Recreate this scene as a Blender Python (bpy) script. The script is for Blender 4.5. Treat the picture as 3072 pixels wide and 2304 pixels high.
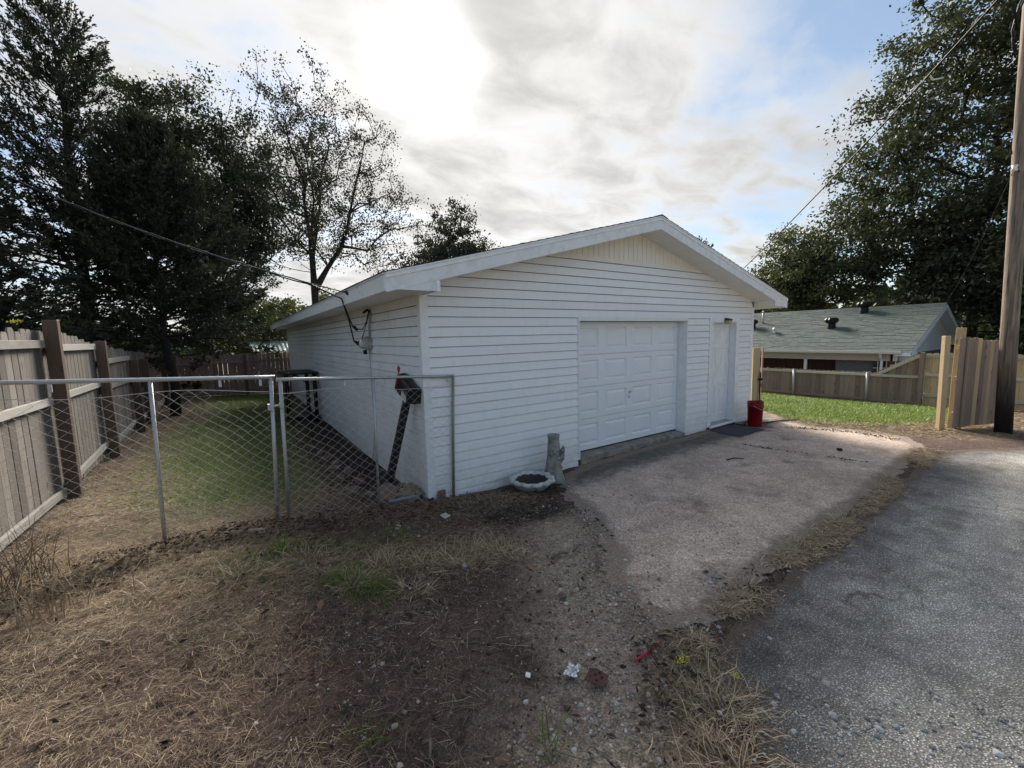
import bpy, bmesh, math, random
import numpy as np
from mathutils import Vector, Matrix
from mathutils.geometry import delaunay_2d_cdt

# ------------------------------------------------------------------ clear
for o in list(bpy.data.objects): bpy.data.objects.remove(o)
scn = bpy.context.scene
COL = scn.collection

# ------------------------------------------------------------------ camera
CF = 1247.899
CM = np.array([[0.82869918, -0.55918896, -0.0237777], [-0.08268266, -0.08029451, -0.99333598], [0.5535533, 0.82514271, -0.11277522]])
CC = np.array([-1.96779388, -4.90354317, 2.01081254])
cam = bpy.data.cameras.new('camera'); camo = bpy.data.objects.new('camera', cam); COL.objects.link(camo)
cam.sensor_width = 36; cam.lens = CF / 3072 * 36; cam.clip_start = 0.05; cam.clip_end = 3000
mw = Matrix.Identity(4)
for r in range(3):
    mw[r][0] = CM[0][r]; mw[r][1] = -CM[1][r]; mw[r][2] = -CM[2][r]; mw[r][3] = CC[r]
camo.matrix_world = mw
scn.camera = camo

# ------------------------------------------------------------------ world and sun
SUN_DIR = Vector((0.41, 0.912, 0.60)).normalized()
SUN_EL = math.asin(SUN_DIR.z); SUN_AZ = math.atan2(SUN_DIR.x, SUN_DIR.y)
world = bpy.data.worlds.new('World'); scn.world = world; world.use_nodes = True

def build_world():
    nt = world.node_tree; nt.nodes.clear(); N = nt.nodes.new; L = nt.links.new
    def math_(op, a, b=None, c=None, clamp=False):
        n = N('ShaderNodeMath'); n.operation = op; n.use_clamp = clamp
        for i, v in enumerate((a, b, c)):
            if v is None: continue
            if isinstance(v, (int, float)): n.inputs[i].default_value = v
            else: L(v, n.inputs[i])
        return n.outputs[0]
    out = N('ShaderNodeOutputWorld'); bg = N('ShaderNodeBackground'); bg.inputs[1].default_value = 0.1
    sky = N('ShaderNodeTexSky'); sky.sky_type = 'NISHITA'; sky.sun_disc = False
    sky.sun_elevation = SUN_EL; sky.sun_rotation = SUN_AZ; sky.air_density = 1.0; sky.dust_density = 0.4; sky.ozone_density = 1.5
    tc = N('ShaderNodeTexCoord'); nrm = N('ShaderNodeVectorMath'); nrm.operation = 'NORMALIZE'; L(tc.outputs['Generated'], nrm.inputs[0])
    sep = N('ShaderNodeSeparateXYZ'); L(nrm.outputs[0], sep.inputs[0])
    zc = math_('MAXIMUM', sep.outputs[2], 0.0); den = math_('ADD', zc, 0.16)
    px = math_('DIVIDE', sep.outputs[0], den); py = math_('DIVIDE', sep.outputs[1], den)
    cmb = N('ShaderNodeCombineXYZ'); L(px, cmb.inputs[0]); L(py, cmb.inputs[1])
    def noise(scale, detail, rough, dist=0.0, off=(0, 0, 0), sc=(1, 1, 1), rot=0):
        mp = N('ShaderNodeMapping'); L(cmb.outputs[0], mp.inputs[0]); mp.inputs[1].default_value = off; mp.inputs[3].default_value = sc; mp.inputs[2].default_value = (0, 0, rot)
        n = N('ShaderNodeTexNoise'); L(mp.outputs[0], n.inputs['Vector']); n.inputs['Scale'].default_value = scale
        n.inputs['Detail'].default_value = detail; n.inputs['Roughness'].default_value = rough; n.inputs['Distortion'].default_value = dist
        return n.outputs['Fac']
    dot = N('ShaderNodeVectorMath'); dot.operation = 'DOT_PRODUCT'; L(nrm.outputs[0], dot.inputs[0]); dot.inputs[1].default_value = SUN_DIR
    d = math_('MAXIMUM', dot.outputs['Value'], 0.0)
    glow1 = math_('POWER', d, 14.0); glow2 = math_('POWER', d, 380.0); glow3 = math_('POWER', d, 2.0)
    big = noise(0.42, 3, 0.5, 0.2, (2.3, 1.2, 0))
    mid = noise(1.25, 8, 0.52, 0.3, (0.4, 5.2, 0), (1, 1.25, 1), 0.5)
    fine = noise(3.6, 8, 0.58, 0.4, (7.3, 2.2, 0), (1, 1.4, 1), 0.6)
    # coverage: broken veil, a little thicker toward the sun
    cov = math_('ADD', math_('MULTIPLY', big, 0.9), math_('MULTIPLY', mid, 0.95))
    cov = math_('ADD', cov, math_('MULTIPLY', fine, 0.42))
    cov = math_('ADD', cov, math_('MULTIPLY', math_('POWER', d, 3.0), 0.40))
    mr = N('ShaderNodeMapRange'); mr.interpolation_type = 'SMOOTHSTEP'; L(cov, mr.inputs[0]); mr.inputs[1].default_value = 1.09; mr.inputs[2].default_value = 1.39
    cover = math_('ADD', 0.12, math_('MULTIPLY', mr.outputs[0], 0.88))
    # cloud brightness: thicker = greyer, plus forward scattering near the sun
    thick = N('ShaderNodeMapRange'); thick.interpolation_type = 'SMOOTHSTEP'
    L(math_('ADD', math_('MULTIPLY', mid, 0.5), math_('MULTIPLY', fine, 0.5)), thick.inputs[0]); thick.inputs[1].default_value = 0.40; thick.inputs[2].default_value = 0.66
    thick.inputs[3].default_value = 1.04; thick.inputs[4].default_value = 0.68
    cb = math_('MULTIPLY', thick.outputs[0], math_('ADD', 2.0, math_('MULTIPLY', glow1, 0.10)))
    cb = math_('ADD', cb, math_('MULTIPLY', glow2, 3.5))
    tint = N('ShaderNodeMix'); tint.data_type = 'RGBA'; L(math_('MULTIPLY', glow3, 0.9, clamp=True), tint.inputs[0])
    tint.inputs[6].default_value = (0.985, 0.995, 1.01, 1); tint.inputs[7].default_value = (1.02, 1.0, 0.965, 1)
    sc = N('ShaderNodeVectorMath'); sc.operation = 'SCALE'; L(tint.outputs[2], sc.inputs[0]); L(cb, sc.inputs[3])
    # blue gaps: Nishita sky, lifted by thin haze
    sm = N('ShaderNodeMix'); sm.data_type = 'RGBA'; sm.blend_type = 'ADD'; sm.inputs[0].default_value = 1.0
    sk = N('ShaderNodeVectorMath'); sk.operation = 'SCALE'; L(sky.outputs[0], sk.inputs[0]); sk.inputs[3].default_value = 0.25
    L(sk.outputs[0], sm.inputs[6]); sm.inputs[7].default_value = (0.18, 0.30, 0.42, 1)
    fin = N('ShaderNodeMix'); fin.data_type = 'RGBA'; L(cover, fin.inputs[0]); L(sm.outputs[2], fin.inputs[6]); L(sc.outputs[0], fin.inputs[7])
    L(fin.outputs[2], bg.inputs[0]); L(bg.outputs[0], out.inputs[0])
build_world()
sun = bpy.data.lights.new('sun', 'SUN'); suno = bpy.data.objects.new('sun', sun); COL.objects.link(suno)
sun.energy = 2.1; sun.angle = math.radians(18); sun.color = (1.0, 0.93, 0.82)
suno.rotation_euler = (-SUN_DIR).to_track_quat('-Z', 'Y').to_euler()
vs = scn.view_settings; vs.view_transform = 'Standard'; vs.look = 'None'; vs.exposure = 2.2; vs.gamma = 1.0; vs.use_curve_mapping = False

# ------------------------------------------------------------------ pixel helper (3072 x 2304 photograph)
def ray(px, py): return CM.T @ np.array([(px - 1536) / CF, (py - 1152) / CF, 1.0])
def at(px, py, ax, v):
    d = ray(px, py); return CC + d * ((v - CC[ax]) / d[ax])

# ------------------------------------------------------------------ terrain (thin plate spline)
CP = [(-2,-4.9,.33),(-4.5,-5,.42),(0,-5,.25),(2,-5,.2),(5,-5,.12),(9,-5,.03),(12,-5,-.05),(-2,-9,.42),(3,-9,.3),(9,-9,.12),
(-4,-2.5,.33),(-2,-2.5,.21),(0,-2.5,.09),(3,-2.5,.04),(6,-2.5,.0),(9.5,-3,.0),(0.2,-.6,-.02),(4,-.6,-.035),(7.5,-.6,-.04),(4,6,-.12),
(-1.7,-.06,.17),(-2.7,-.06,.2),(-3.7,0,.24),(-3.7,5,.2),(-3.7,12,.12),(0,.6,-.1),(0,4,-.2),(0,8,-.22),(0,14,-.1),(-1.6,6,.04),(-1.8,12,.04),(-.9,1.2,.0),
(9.5,0,-.08),(9.5,5,-.15),(12.5,-1,-.22),(15.6,-1,-.45),(15.6,4,-.48),(19,0,-1.0),(19,8,-1.0),(25,0,-1.1),(25,10,-1.1),(16,-5,-.25),(22,-6,-.5),
(-15,10,.2),(-15,25,.2),(5,30,-.2),(30,30,-1.1),(-15,-10,.5),(30,-14,0.1),(60,10,-1.1),(60,60,-1),(-60,60,.2),(-60,-20,.4),(0,80,0),(60,-40,.2),(0,-50,.4),(-40,20,.2)]
TP = np.array(CP, float); TN = len(TP)
def _U(r2): return np.where(r2 > 1e-12, r2 * np.log(r2 + 1e-12), 0) * .5
_A = np.zeros((TN + 3, TN + 3)); _A[:TN, :TN] = _U(((TP[:, None, :2] - TP[None, :, :2]) ** 2).sum(-1)) + np.eye(TN) * .3
_A[:TN, TN] = 1; _A[:TN, TN + 1:] = TP[:, :2]; _A[TN, :TN] = 1; _A[TN + 1:, :TN] = TP[:, :2].T
_S = np.linalg.solve(_A, np.r_[TP[:, 2], 0, 0, 0])
def gz(x, y):
    x = np.clip(np.asarray(x, float), -60, 60); y = np.clip(np.asarray(y, float), -50, 80)
    o = _S[TN] + _S[TN + 1] * x + _S[TN + 2] * y
    for i in range(TN): o = o + _S[i] * _U((x - TP[i, 0]) ** 2 + (y - TP[i, 1]) ** 2)
    return o
def g1(x, y): return float(gz(x, y))
def ground_at(px, py):
    d = ray(px, py); t = np.linspace(.5, 60, 6000); X = CC[None] + t[:, None] * d[None]
    i = int(np.argmax(X[:, 2] - gz(X[:, 0], X[:, 1]) < 0)); return X[i]

# value noise in numpy
def _h(ix, iy, s):
    n = (ix.astype(np.int64) * 374761393 + iy.astype(np.int64) * 668265263 + s * 1442695041) & 0x7fffffff
    n = (n ^ (n >> 13)) * 1274126177 & 0x7fffffff
    return ((n ^ (n >> 16)) & 0xffff) / 65535.0
def vnoise(x, y, sc, seed=0):
    x = np.asarray(x, float) * sc; y = np.asarray(y, float) * sc
    ix = np.floor(x); iy = np.floor(y); fx = x - ix; fy = y - iy
    fx = fx * fx * (3 - 2 * fx); fy = fy * fy * (3 - 2 * fy)
    a = _h(ix, iy, seed); b = _h(ix + 1, iy, seed); c = _h(ix, iy + 1, seed); d = _h(ix + 1, iy + 1, seed)
    return (a * (1 - fx) + b * fx) * (1 - fy) + (c * (1 - fx) + d * fx) * fy
def fbm(x, y, sc, seed=0, oct=3):
    o = 0; a = 1; t = 0
    for i in range(oct): o = o + a * vnoise(x, y, sc * 2 ** i, seed + i * 17); t += a; a *= .5
    return o / t
def inpoly(x, y, poly):
    x = np.asarray(x); y = np.asarray(y); r = np.zeros(x.shape, bool); j = len(poly) - 1
    for i in range(len(poly)):
        xi, yi = poly[i]; xj, yj = poly[j]
        c = ((yi > y) != (yj > y)) & (x < (xj - xi) * (y - yi) / (yj - yi + 1e-12) + xi)
        r ^= c; j = i
    return r
def seg_dist(x, y, poly, closed=True):
    d = np.full(np.shape(x), 1e9); n = len(poly)
    for i in range(n if closed else n - 1):
        a = np.array(poly[i]); b = np.array(poly[(i + 1) % n]); ab = b - a
        t = np.clip(((x - a[0]) * ab[0] + (y - a[1]) * ab[1]) / (ab @ ab + 1e-12), 0, 1)
        d = np.minimum(d, np.hypot(x - a[0] - t * ab[0], y - a[1] - t * ab[1]))
    return d
def resample(poly, step, jit, seed, closed=True):
    rng = np.random.RandomState(seed); out = []; n = len(poly)
    for i in range(n if closed else n - 1):
        a = np.array(poly[i]); b = np.array(poly[(i + 1) % n]); L_ = np.hypot(*(b - a)); k = max(1, int(L_ / step))
        for q in range(k):
            p = a + (b - a) * q / k
            out.append((p[0] + rng.normal(0, jit), p[1] + rng.normal(0, jit)))
    return out

# ------------------------------------------------------------------ object helpers
LOC = {}
def tag(o, label=None, cat=None, group=None, kind=None):
    if label: o['label'] = label
    if cat: o['category'] = cat
    if group: o['group'] = group
    if kind: o['kind'] = kind
    return o
def empty(name, loc):
    o = bpy.data.objects.new(name, None); COL.objects.link(o); o.location = loc; o.empty_display_size = .1
    LOC[o] = Vector(loc); return o
def put(o, parent):
    if parent is not None:
        o.parent = parent
        o.matrix_parent_inverse = Matrix.Translation(-LOC.get(parent, Vector((0, 0, 0))))
    return o
def root_off(parent):
    return LOC.get(parent, Vector((0, 0, 0)))
class MB:
    """collects triangles and quads (numpy) for one mesh"""
    def __init__(s): s.v = []; s.q = []; s.t = []; s.n = 0; s.tint = []
    def add(s, verts, quads=None, tris=None, tint=None):
        verts = np.asarray(verts, float).reshape(-1, 3)
        if quads is not None and len(quads): s.q.append(np.asarray(quads, int).reshape(-1, 4) + s.n)
        if tris is not None and len(tris): s.t.append(np.asarray(tris, int).reshape(-1, 3) + s.n)
        s.v.append(verts); s.n += len(verts)
        if tint is not None: s.tint.append(np.broadcast_to(np.asarray(tint, float), (len(verts),)).copy())
        else: s.tint.append(np.full(len(verts), .5))
        return s
    def box(s, lo, hi, tint=None):
        x0, y0, z0 = lo; x1, y1, z1 = hi
        return s.add([(x0,y0,z0),(x1,y0,z0),(x1,y1,z0),(x0,y1,z0),(x0,y0,z1),(x1,y0,z1),(x1,y1,z1),(x0,y1,z1)],
              [(0,3,2,1),(4,5,6,7),(0,1,5,4),(1,2,6,5),(2,3,7,6),(3,0,4,7)], tint=tint)
    def prism(s, prof, axis, a, b):
        """prof: 2D polygon (list) in the two other axes, extruded along axis from a to b"""
        n = len(prof); V = []
        for w in (a, b):
            for (p, q) in prof:
                V.append({'x': (w, p, q), 'y': (p, w, q), 'z': (p, q, w)}[axis])
        Q = [(i, (i + 1) % n, n + (i + 1) % n, n + i) for i in range(n)]
        T = [(0, i, i + 1) for i in range(1, n - 1)] + [(n, n + i + 1, n + i) for i in range(1, n - 1)]
        return s.add(V, Q, T)
    def tube(s, pts, rad, sides=6, cap=True, tint=None):
        pts = np.asarray(pts, float); n = len(pts); rad = np.broadcast_to(np.asarray(rad, float), (n,))
        d = np.gradient(pts, axis=0); d /= np.linalg.norm(d, axis=1)[:, None] + 1e-12
        ref = np.where(np.abs(d[:, 2:3]) > .9, np.array([[1., 0, 0]]), np.array([[0, 0, 1.]]))
        u = np.cross(d, ref); u /= np.linalg.norm(u, axis=1)[:, None] + 1e-12; w = np.cross(d, u)
        a = np.arange(sides) * 2 * math.pi / sides
        V = pts[:, None, :] + rad[:, None, None] * (np.cos(a)[None, :, None] * u[:, None, :] + np.sin(a)[None, :, None] * w[:, None, :])
        V = V.reshape(-1, 3); Q = []
        i = np.arange(n - 1)[:, None] * sides; k = np.arange(sides)[None, :]; k2 = (k + 1) % sides
        Q = np.stack([i + k, i + k2, i + sides + k2, i + sides + k], -1).reshape(-1, 4)
        T = []
        if cap:
            T = [(0, j + 1, j) for j in range(1, sides - 1)] + [((n - 1) * sides, (n - 1) * sides + j, (n - 1) * sides + j + 1) for j in range(1, sides - 1)]
        return s.add(V, Q, T, tint=tint)
    def lathe(s, prof, center, n=24, wob=None):
        """prof: list of (r, z)"""
        m = len(prof); a = np.arange(n) * 2 * math.pi / n; V = []
        for (r, z) in prof:
            for k in range(n):
                rr = r * (wob(a[k], z) if wob else 1)
                V.append((center[0] + rr * math.cos(a[k]), center[1] + rr * math.sin(a[k]), center[2] + z))
        Q = [(i * n + k, i * n + (k + 1) % n, (i + 1) * n + (k + 1) % n, (i + 1) * n + k) for i in range(m - 1) for k in range(n)]
        return s.add(V, Q)
    def xf(s, mat):
        mat = np.array(mat)
        for i in range(len(s.v)): s.v[i] = s.v[i] @ mat[:3, :3].T + mat[:3, 3]
        return s
    def mesh(s, name, mat, smooth=False, tint=False):
        me = bpy.data.meshes.new(name)
        V = np.concatenate(s.v) if s.v else np.zeros((0, 3))
        Q = np.concatenate(s.q) if s.q else np.zeros((0, 4), int); T = np.concatenate(s.t) if s.t else np.zeros((0, 3), int)
        me.vertices.add(len(V)); me.vertices.foreach_set('co', V.astype(np.float32).ravel())
        nl = len(Q) * 4 + len(T) * 3; me.loops.add(nl); me.loops.foreach_set('vertex_index', np.r_[Q.ravel(), T.ravel()].astype(np.int32))
        me.polygons.add(len(Q) + len(T))
        st = np.r_[np.arange(len(Q)) * 4, len(Q) * 4 + np.arange(len(T)) * 3].astype(np.int32)
        me.polygons.foreach_set('loop_start', st)
        me.polygons.foreach_set('loop_total', np.r_[np.full(len(Q), 4), np.full(len(T), 3)].astype(np.int32))
        if tint:
            at_ = me.attributes.new('tint', 'FLOAT', 'POINT'); at_.data.foreach_set('value', np.concatenate(s.tint).astype(np.float32))
        me.update(calc_edges=True); me.validate()
        me.polygons.foreach_set('use_smooth', np.full(len(me.polygons), bool(smooth)))
        if mat is not None: me.materials.append(mat)
        return me
    def build(s, name, mat, parent=None, smooth=False, tint=False, bevel=0):
        me = s.mesh(name, mat, smooth, tint)
        if bevel:
            bm = bmesh.new(); bm.from_mesh(me); bmesh.ops.recalc_face_normals(bm, faces=bm.faces)
            bmesh.ops.bevel(bm, geom=bm.edges[:], offset=bevel, segments=1, affect='EDGES', clamp_overlap=True); bm.to_mesh(me); bm.free()
        o = bpy.data.objects.new(name, me); COL.objects.link(o)
        return put(o, parent)
def fixn(o):
    bm = bmesh.new(); bm.from_mesh(o.data); bmesh.ops.recalc_face_normals(bm, faces=bm.faces); bm.to_mesh(o.data); bm.free(); return o
_PK = {}
def plank(name, p0, p1, width, thick, wdir, mat, parent, bevel=.004, dogear=0, key=None):
    """board from p0 to p1 (its length along local Z), 'width' along wdir"""
    p0 = Vector(p0); p1 = Vector(p1); L_ = (p1 - p0).length
    k = (name, mat.name, round(width, 3), round(thick, 3), round(L_, 2), dogear, key)
    if k not in _PK:
        m = MB(); w = width / 2; t = thick / 2
        if dogear:
            prof = [(-w, 0), (w, 0), (w, L_ - dogear), (w - dogear * .9, L_), (-w + dogear * .9, L_), (-w, L_ - dogear)]
        else: prof = [(-w, 0), (w, 0), (w, L_), (-w, L_)]
        m.prism([(a, b) for a, b in prof], 'y', -t, t)
        me = m.mesh(name, mat)
        bm = bmesh.new(); bm.from_mesh(me); bmesh.ops.recalc_face_normals(bm, faces=bm.faces)
        if bevel: bmesh.ops.bevel(bm, geom=bm.edges[:], offset=bevel, segments=1, affect='EDGES', clamp_overlap=True)
        bm.to_mesh(me); bm.free(); _PK[k] = me
    o = bpy.data.objects.new(name, _PK[k]); COL.objects.link(o)
    z = (p1 - p0).normalized(); x = Vector(wdir); x = (x - z * x.dot(z)).normalized(); y = z.cross(x)
    mm = Matrix.Identity(4)
    for r in range(3): mm[r][0] = x[r]; mm[r][1] = y[r]; mm[r][2] = z[r]; mm[r][3] = p0[r]
    put(o, parent); 
    o.matrix_basis = mm
    return o

# ------------------------------------------------------------------ material helpers
class NT:
    def __init__(s, name):
        s.m = bpy.data.materials.new(name); s.m.use_nodes = True; s.nt = s.m.node_tree; s.nt.nodes.clear()
        s.out = s.N('ShaderNodeOutputMaterial'); s.b = s.N('ShaderNodeBsdfPrincipled'); s.L(s.b.outputs[0], s.out.inputs[0])
        s.tc = s.N('ShaderNodeTexCoord'); s.b.inputs['Specular IOR Level'].default_value = .3
    def N(s, t): return s.nt.nodes.new(t)
    def L(s, a, b): s.nt.links.new(a, b)
    def set(s, sock, v):
        if isinstance(v, bpy.types.NodeSocket): s.L(v, sock)
        elif isinstance(v, (tuple, list)) and len(v) == 3 and sock.type == 'RGBA': sock.default_value = (*v, 1)
        else: sock.default_value = v
    def vec(s, kind='Object', scale=(1, 1, 1), off=(0, 0, 0), rnd=False):
        mp = s.N('ShaderNodeMapping'); s.L(s.tc.outputs[kind], mp.inputs[0]); mp.inputs[3].default_value = scale; mp.inputs[1].default_value = off
        if rnd:
            oi = s.N('ShaderNodeObjectInfo'); a = s.N('ShaderNodeVectorMath'); a.operation = 'SCALE'; a.inputs[0].default_value = (37, 53, 71); s.L(oi.outputs['Random'], a.inputs[3])
            b = s.N('ShaderNodeVectorMath'); b.operation = 'ADD'; s.L(mp.outputs[0], b.inputs[0]); s.L(a.outputs[0], b.inputs[1]); return b.outputs[0]
        return mp.outputs[0]
    def geo(s, scale=(1, 1, 1)):
        g = s.N('ShaderNodeNewGeometry'); mp = s.N('ShaderNodeMapping'); s.L(g.outputs['Position'], mp.inputs[0]); mp.inputs[3].default_value = scale; return mp.outputs[0]
    def noise(s, vec, scale, detail=4, rough=.55, dist=0):
        n = s.N('ShaderNodeTexNoise'); s.L(vec, n.inputs['Vector']); n.inputs['Scale'].default_value = scale; n.inputs['Detail'].default_value = detail
        n.inputs['Roughness'].default_value = rough; n.inputs['Distortion'].default_value = dist; return n.outputs['Fac']
    def vor(s, vec, scale, feat='F1', out='Distance'):
        n = s.N('ShaderNodeTexVoronoi'); n.feature = feat; s.L(vec, n.inputs['Vector']); n.inputs['Scale'].default_value = scale; return n.outputs[out]
    def ramp(s, fac, stops):
        r = s.N('ShaderNodeValToRGB'); s.set(r.inputs[0], fac); cr = r.color_ramp
        while len(cr.elements) > 1: cr.elements.remove(cr.elements[-1])
        cr.elements[0].position = stops[0][0]; c = stops[0][1]; cr.elements[0].color = (*c, 1) if isinstance(c, tuple) else (c, c, c, 1)
        for p, c in stops[1:]:
            e = cr.elements.new(p); e.color = (*c, 1) if isinstance(c, tuple) else (c, c, c, 1)
        return r.outputs[0]
    def mix(s, fac, a, b, mode='MIX'):
        n = s.N('ShaderNodeMix'); n.data_type = 'RGBA'; n.blend_type = mode; s.set(n.inputs[0], fac)
        for i, v in ((6, a), (7, b)):
            if isinstance(v, (int, float)): v = (v, v, v)
            s.set(n.inputs[i], v)
        return n.outputs[2]
    def math(s, op, a, b=0.0, clamp=False):
        n = s.N('ShaderNodeMath'); n.operation = op; n.use_clamp = clamp; s.set(n.inputs[0], a); s.set(n.inputs[1], b); return n.outputs[0]
    def attr(s, name, out='Fac'):
        n = s.N('ShaderNodeAttribute'); n.attribute_name = name; return n.outputs[out]
    def rnd(s): return s.N('ShaderNodeObjectInfo').outputs['Random']
    def bump(s, h, dist=.01, strength=1.0):
        n = s.N('ShaderNodeBump'); s.L(h, n.inputs['Height']); n.inputs['Distance'].default_value = dist; n.inputs['Strength'].default_value = strength
        s.L(n.outputs[0], s.b.inputs['Normal'])
    def fin(s, col=None, rough=.6, metal=0.0):
        if col is not None: s.set(s.b.inputs['Base Color'], col)
        s.set(s.b.inputs['Roughness'], rough); s.set(s.b.inputs['Metallic'], metal); return s.m

MT = {}
def simple(name, col, rough=.6, metal=0, var=.25, sc=12, bump=0):
    t = NT(name); n = t.noise(t.vec('Object', rnd=True), sc, 5)
    c = t.mix(n, tuple(x * (1 - var) for x in col), tuple(min(1, x * (1 + var)) for x in col))
    if bump: t.bump(n, bump)
    MT[name] = t.fin(c, rough, metal); return MT[name]
def wood(name, dark, light, grey=(.3, .29, .27), greyf=.5, knots=True, rough=.85, var=.5):
    t = NT(name); v = t.vec('Object', (1, 1, .09), rnd=True)
    g = t.noise(v, 38, 6, .65, .4); g2 = t.noise(v, 9, 3, .5, 1.2); big = t.noise(t.vec('Object', (.7, .7, .5), rnd=True), 2.2, 3)
    c = t.mix(t.ramp(g, [(.3, 0.), (.72, 1.)]), dark, light)
    c = t.mix(t.ramp(g2, [(.35, 0.), (.62, 1.)]), c, t.mix(.5, dark, light))
    c = t.mix(t.math('MULTIPLY', t.ramp(big, [(.35, 0.), (.7, 1.)]), greyf), c, grey)
    r = t.rnd(); c = t.mix(1.0, c, t.mix(r, (1 - var * .55,) * 3, (1 + var * .4,) * 3), 'MULTIPLY')
    if knots:
        k = t.vor(t.vec('Object', (5, 5, 1.9), rnd=True), 1.0); c = t.mix(t.ramp(k, [(.05, .85), (.13, 0.)]), c, tuple(x * .35 for x in dark))
    t.bump(g, .0025, .8); MT[name] = t.fin(c, rough); return MT[name]

def make_materials():
    # vinyl siding: off-white with faint grime
    def vinyl(name, alg):
        t = NT(name); P = t.geo()
        n1 = t.noise(P, 1.3, 5, .6); n2 = t.noise(t.geo((1, 1, .25)), 14, 4); n3 = t.noise(t.geo((1, 1, 3)), 5.5, 6, .7)
        c = t.mix(n1, (.81, .825, .84), (.87, .87, .87)); c = t.mix(1.0, c, t.mix(t.rnd(), (.975,) * 3, (1.015,) * 3), 'MULTIPLY')
        c = t.mix(t.math('MULTIPLY', t.ramp(n2, [(.5, 0.), (.75, 1.)]), .12), c, (.50, .49, .45))
        sep = t.N('ShaderNodeSeparateXYZ'); t.L(t.geo(), sep.inputs[0])
        low = t.ramp(t.math('MULTIPLY', t.math('ADD', sep.outputs[2], .3), .5), [(.05, 1.), (.42, 0.)])
        c = t.mix(t.math('MULTIPLY', t.math('MULTIPLY', low, t.ramp(n3, [(.32, 0.), (.60, 1.)])), .50), c, (.40, .35, .29))
        if alg:
            a = t.math('MULTIPLY', t.ramp(n1, [(.42, 0.), (.62, 1.)]), t.ramp(n3, [(.4, 0.), (.6, 1.)]))
            c = t.mix(t.math('MULTIPLY', a, .30), c, (.42, .47, .36))
            sp = t.noise(P, 60, 3, .6); c = t.mix(t.math('MULTIPLY', t.math('MULTIPLY', t.ramp(sp, [(.58, 0.), (.68, 1.)]), t.ramp(n1, [(.38, 0.), (.55, 1.)])), .30), c, (.25, .25, .23))
        t.bump(t.math('ADD', t.math('MULTIPLY', t.noise(t.vec('Object', (1, 1, 12)), 30, 3), .05), t.noise(t.geo((.8, .8, 2.5)), 2.6, 2)), .022, .55); MT[name] = t.fin(c, .42)
    vinyl('vinyl_front', False); vinyl('vinyl_side', True)
    t = NT('white_paint'); n = t.noise(t.geo(), 7, 5, .65)
    MT['white_paint'] = t.fin(t.mix(t.ramp(n, [(.35, 0.), (.75, 1.)]), (.86, .87, .88), (.76, .76, .75)), .45)
    t = NT('fascia_paint'); n = t.noise(t.geo((1, 1, 1)), 9, 6, .65); n2 = t.noise(t.geo(), 55, 3)
    c = t.mix(t.ramp(n, [(.45, 0.), (.7, 1.)]), (.78, .795, .81), (.66, .66, .65)); c = t.mix(t.math('MULTIPLY', t.ramp(n2, [(.62, 0.), (.7, 1.)]), .4), c, (.3, .3, .3))
    MT['fascia_paint'] = t.fin(c, .55)
    t = NT('eave_fascia_paint'); n = t.noise(t.geo((1, 2.4, 6)), 4.2, 7, .72); n2 = t.noise(t.geo((1, 1, 1)), 1.1, 2)
    pe = t.math('MULTIPLY', t.math('MULTIPLY', t.ramp(n, [(.55, 0.), (.63, 1.)]), t.ramp(n2, [(.40, 0.), (.62, 1.)])), .75)
    MT['eave_fascia_paint'] = t.fin(t.mix(pe, (.74, .74, .73), (.22, .205, .19)), .7)
    t = NT('cream_paint'); n = t.noise(t.geo((1, 1, .4)), 6, 5, .6)
    MT['cream_paint'] = t.fin(t.mix(n, (.78, .72, .62), (.86, .82, .74)), .55)
    simple('soffit_white', (.76, .75, .72), .6, 0, .06, 4)
    simple('door_white', (.82, .835, .85), .4, 0, .04, 3)
    t = NT('dirty_door_white'); n = t.noise(t.geo((2, 1, .6)), 6, 6, .68)
    MT['dirty_door_white'] = t.fin(t.mix(t.math('MULTIPLY', t.ramp(n, [(.42, 0.), (.72, 1.)]), .55), (.82, .83, .84), (.60, .60, .58)), .42)
    simple('shingle_dark', (.045, .042, .04), .9, 0, .35, 60, .002)
    simple('siding_shadow_dark', (.085, .085, .09), .9)  # dark wall-core colour, paints the shadow line under each siding lip
    simple('black_gap', (.02, .02, .02), .9)
    t = NT('galvanized'); n = t.noise(t.vec('Object', rnd=True), 26, 5, .6)
    MT['galvanized'] = t.fin(t.mix(n, (.34, .35, .36), (.56, .57, .58)), t.ramp(n, [(.3, .38), (.7, .6)]), .75)
    simple('galv_wire', (.50, .495, .48), .6, .1, .25, 20)
    t = NT('green_painted_steel'); n = t.noise(t.vec('Object'), 30, 5, .6)
    MT['green_painted_steel'] = t.fin(t.mix(n, (.20, .23, .19), (.33, .35, .31)), .5, .4)
    wood('fence_grey', (.075, .06, .05), (.32, .285, .25), (.265, .252, .235), .55, var=.85)
    wood('fence_rail_grey', (.24, .22, .20), (.50, .47, .43), (.44, .43, .405), .6)
    wood('fence_brown', (.22, .14, .105), (.46, .315, .25), (.42, .33, .28), .35)
    wood('fence_post_brown', (.075, .048, .036), (.17, .115, .085), (.16, .13, .11), .3)
    wood('fence_tan', (.15, .105, .08), (.34, .25, .195), (.31, .25, .205), .35)
    wood('fence_new', (.34, .235, .125), (.60, .455, .27), (.45, .37, .26), .35, var=.35)
    wood('fence_rail_tan', (.40, .34, .27), (.62, .55, .45), (.55, .5, .43), .4)
    wood('scrap_wood', (.25, .2, .13), (.45, .38, .27), (.4, .37, .3), .4)
    # pole
    t = NT('pole_wood'); v = t.vec('Object', (1, 1, .06)); g = t.noise(v, 30, 6, .65, .3); big = t.noise(t.vec('Object', (1, 1, .35)), 2.2, 4, .6)
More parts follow.
